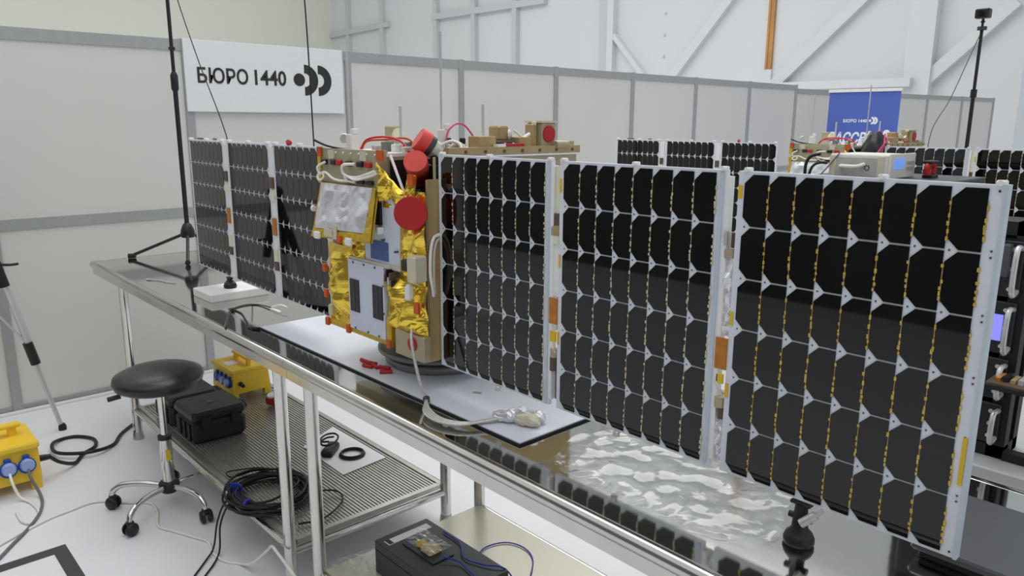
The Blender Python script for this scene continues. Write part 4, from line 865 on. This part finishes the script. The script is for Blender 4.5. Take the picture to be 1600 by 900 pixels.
for y in (1.150, 1.237): arc((y - 0.935, 0.185), 0.0865, 0.0385).build('logo_arc', 'print_dark', sg)
bn = thing('banner', 'blue roll-up banner with white lettering before the rear partition', 'banner', (-2.06, 7.0, 0))
MB().box(-0.36, 0.36, 0, 0.004, 0.06, 1.715).build('fabric', 'banner_blue', bn)
MB().box(-0.37, 0.37, -0.012, 0.016, 1.71, 1.738, 0.003).build('top_rail', 'white_plastic', bn)
MB().box(-0.37, 0.37, -0.06, 0.06, 0, 0.07, 0.006).build('foot_housing', 'hall_rail', bn)
MB().cyl((0, 0.012, 0.05), (0, 0.012, 1.71), 0.006).build('rear_pole', 'hall_rail', bn)
for txt, x, z, wd, h, sh in (('БЮРО 1440', -0.19, 1.405, 0.245, 0.035, 0), ('РАССВЕТ', -0.34, 1.19, 0.56, 0.12, 0.25)):
    me = text_mesh(txt, 0.1, 0.0004, sh, 0.003); fit_text(me, wd, h); me.materials.append(MATS['print_white'])
    o = link('lettering', me, bn); o.rotation_euler = (math.pi / 2, 0, 0); o.location = (x, -0.001, z)
MB().lathe((0.085, 0, 1.424), (0, -1, 0), [(0.012, 0), (0.012, 0.001)], 16, False).build('logo_dot', 'print_white', bn)
for x in (0.097, 0.125):
    q = arc((0, 0), 0.038, 0.018, 14); q.v = [Vector((x + v.y, -(v.x - 0.012) - 0.0005, 1.424 + v.z)) for v in q.v]; q.build('logo_arc', 'print_white', bn)
MB().lathe((0.26, 0, 1.30), (0, -1, 0), [(0.035, 0), (0.035, 0.001)], 24, False).build('printed_disc', 'print_white', bn)
# camera mast
ms = thing('camera_mast', 'tall thin black mast with a small camera on top at the right', 'mast', (0.02, 3.42, 0)); mo = Vector((0, 0, 0))
MB().cyl((0, 0, 0.25), (0, 0, 1.55), 0.0105, 0.0095).cyl((0, 0, 1.55), (0, 0, 1.86), 0.0078).build('pole', 'black_plastic', ms)
MB().cyl((0, 0, 1.525), (0, 0, 1.565), 0.015).build('clutch', 'black_plastic', ms)
MB().cyl((0, 0, 1.855), (0, 0, 1.872), 0.022).build('platform', 'dark_grey_metal', ms)
MB().cyl((0, 0, 1.872), (0, 0, 1.91), 0.006).lathe((0, 0, 1.888), (0, 0, 1), [(0.004, 0), (0.012, 0.008), (0.004, 0.016)], 10).build('ball_head', 'black_plastic', ms)
cmr = MB().box(-0.035, 0.03, -0.025, 0.025, 1.912, 1.957, 0.005).build('camera', 'black_plastic', ms)
MB().cyl((-0.005, -0.025, 1.935), (-0.005, -0.038, 1.935), 0.013).build('lens', 'window_black', cmr)
for k in range(3):
    a = 0.6 + k * 2.094; MB().cyl((0, 0, 0.32), (0.25 * math.cos(a), 0.25 * math.sin(a), 0.01), 0.009).build('leg', 'black_plastic', ms)
MB().tube([(0, 0, 1.85), (-0.03, -0.01, 1.75), (-0.10, -0.02, 1.52), (-0.17, -0.03, 1.35), (-0.18, -0.03, 1.1)], 0.0025).build('cable', 'cable_grey', ms)
# black rack on the side table
rk = thing('equipment_rack', 'open black equipment rack with pull handles behind the outermost solar panel', 'rack', (0.728, 0.79, ZT))
X0, X1, Y0, Y1, H = 0.10, 0.28, -0.21, -0.12, 0.46
for x in (X0, X1 - 0.03):
    for y in (Y0, Y1 - 0.03): MB().box(x, x + 0.03, y, y + 0.03, 0, H).build('upright', 'black_matte', rk)
for z in (0, H - 0.025): MB().box(X0, X1, Y0, Y1, z, z + 0.025).build('frame_plate', 'black_matte', rk)
MB().box(X1, X1 + 0.25, Y0 - 0.005, Y0 + 0.02, 0, 0.018).build('base_rail', 'black_matte', rk)
MB().box(X0 + 0.03, X1 - 0.03, Y1 - 0.025, Y1 - 0.01, 0.03, H - 0.03).build('back_plate', 'black_matte', rk)
for i, (z0, z1) in enumerate(((0.03, 0.11), (0.12, 0.20), (0.21, 0.31), (0.32, 0.425))):
    u = MB().box(X0 + 0.015, X1 - 0.012, Y0 - 0.008, Y1 - 0.04, z0, z1, 0.002).build('rack_unit', ('black_plastic', 'dark_grey_metal', 'black_plastic', 'dark_grey_metal')[i] if i in (0, 2) else 'black_plastic', rk)
    for x in (X1 - 0.016,): MB().tube([(x, Y0 - 0.008, z0 + 0.012), (x, Y0 - 0.04, z0 + 0.014), (x, Y0 - 0.04, z1 - 0.014), (x, Y0 - 0.008, z1 - 0.012)], 0.005, 8, 4).build('handle', 'silver_tripod', u)
    for k in range(3): MB().lathe((X1 - 0.028, Y0 - 0.008, z0 + 0.015 + k * (z1 - z0 - 0.03) / 2), (0, -1, 0), [(0.004, 0), (0.004, 0.003)], 8).build('bolt', 'cable_silver', u)
MB().box(X1 - 0.050, X1 - 0.030, Y0 - 0.012, Y0 - 0.008, 0.235, 0.285).build('status_display', 'led_blue', rk)
MB().box(X1 - 0.07, X1 - 0.03, Y0 - 0.03, Y0 - 0.008, 0.36, 0.42, 0.002).build('cover_plate', 'laptop_grey', rk)
MB().box(X1 - 0.02, X1 + 0.05, Y0 - 0.10, Y0 - 0.01, 0.165, 0.172).build('bracket_shelf', 'black_matte', rk)
cm = thing('circuit_module', 'small brown circuit module on the bracket of the black rack', 'module', (1.015, 0.525, ZT + 0.1722))
MB().box(-0.03, 0.035, -0.04, 0.04, 0, 0.004).build('board', 'brown_dark', cm)
for i in range(4): MB().box(-0.02 + i * 0.012, -0.012 + i * 0.012, -0.02, 0.02, 0.004, 0.010 + 0.003 * (i % 2)).build('chip', ('kapton', 'black_plastic', 'bus_gold', 'cable_silver')[i], cm)
# instrument on a cart
ct = thing('equipment_cart', 'dark grey cart carrying the white bench instrument', 'cart', (0.22, 1.90, 0))
MB().box(-0.23, 0.26, -0.25, 0.25, 1.175, 1.20, 0.004).build('top_shelf', 'laptop_grey', ct)
MB().box(-0.22, 0.25, -0.24, 0.24, 0.30, 0.325, 0.004).build('lower_shelf', 'laptop_grey', ct)
for x in (-0.21, 0.24):
    for y in (-0.23, 0.23): MB().box(x - 0.015, x + 0.015, y - 0.015, y + 0.015, 0, 1.175).build('upright', 'black_matte', ct)
ins = thing('bench_instrument', 'white bench signal instrument with a small blue screen above the right panels', 'instrument', (0.20, 1.815, 1.2))
MB().box(-0.105, 0.10, -0.11, 0.115, 0.004, 0.084, 0.004).build('housing', 'instrument', ins)
MB().box(-0.10, 0.065, -0.1125, -0.110, 0.008, 0.072).build('side_panel', 'instrument_grey', ins)
for x in (-0.095, 0.075): MB().box(x - 0.01, x + 0.012, -0.114, -0.110, 0.004, 0.078, 0.001).build('corner_guard', 'beige_plastic', ins)
MB().box(0.10, 0.108, -0.11, 0.115, 0.002, 0.088, 0.003).build('front_frame', 'instrument', ins)
MB().box(0.108, 0.1095, -0.08, 0.01, 0.034, 0.072).build('screen', 'screen_blue', ins)
for i in range(8): MB().box(0.108, 0.111, 0.03 + (i % 4) * 0.018, 0.042 + (i % 4) * 0.018, 0.030 + (i // 4) * 0.02, 0.04 + (i // 4) * 0.02).build('button', 'instrument_grey', ins)
for i in range(7): MB().lathe((0.03 + 0.008 * math.cos(i * 0.9), -0.1125, 0.038 + 0.008 * math.sin(i * 0.9)), (0, -1, 0), [(0.0025, 0), (0.0025, 0.001)], 8).build('vent_hole', 'black_matte', ins)
MB().tube([(-0.06, -0.112, 0.04), (-0.05, -0.135, 0.042), (0.0, -0.135, 0.042), (0.02, -0.112, 0.05)], 0.007).build('carry_handle', 'instrument', ins)
for k in ((-0.09, -0.09), (0.09, -0.09), (-0.09, 0.09), (0.09, 0.09)): MB().cyl((k[0], k[1], 0), (k[0], k[1], 0.006), 0.008).build('foot', 'black_matte', ins)
rc = thing('red_clamp', 'small red clamp on the dark cart beside the bench instrument', 'clamp', (0.36, 1.93, 1.2))
MB().box(-0.015, 0.02, -0.03, 0.03, 0.0, 0.012, 0.002).build('base', 'black_plastic', rc); MB().tube([(0, -0.03, 0.012), (0.0, -0.03, 0.045), (0, 0.03, 0.045), (0, 0.03, 0.012)], 0.010).build('jaw', 'cap_deepred', rc)
MB().box(-0.018, 0.018, -0.035, 0.035, 0.052, 0.062, 0.003).build('knob_bar', 'black_plastic', rc)
for i, (pl, r, m) in enumerate((([(0.010, 1.69, 1.201), (0.012, 1.69, 1.245), (0.028, 1.69, 1.272), (0.06, 1.70, 1.282)], 0.006, 'cable_black'),
                               ([(0.030, 1.68, 1.2015), (0.042, 1.68, 1.236), (0.062, 1.69, 1.250), (0.088, 1.70, 1.250)], 0.005, 'cable_black'),
                               ([(0.068, 1.685, 1.2015), (0.090, 1.69, 1.230), (0.110, 1.70, 1.262), (0.130, 1.70, 1.287)], 0.0025, 'cable_grey'))):
    o = MB().tube(pl, r).build('instrument_cable', m)
    tag(o, ('leftmost thick black cable rising beside the bench instrument', 'middle black cable arching toward the bench instrument', 'thin grey cable slanting up to the bench instrument')[i], 'cable', 'cables behind the instrument')
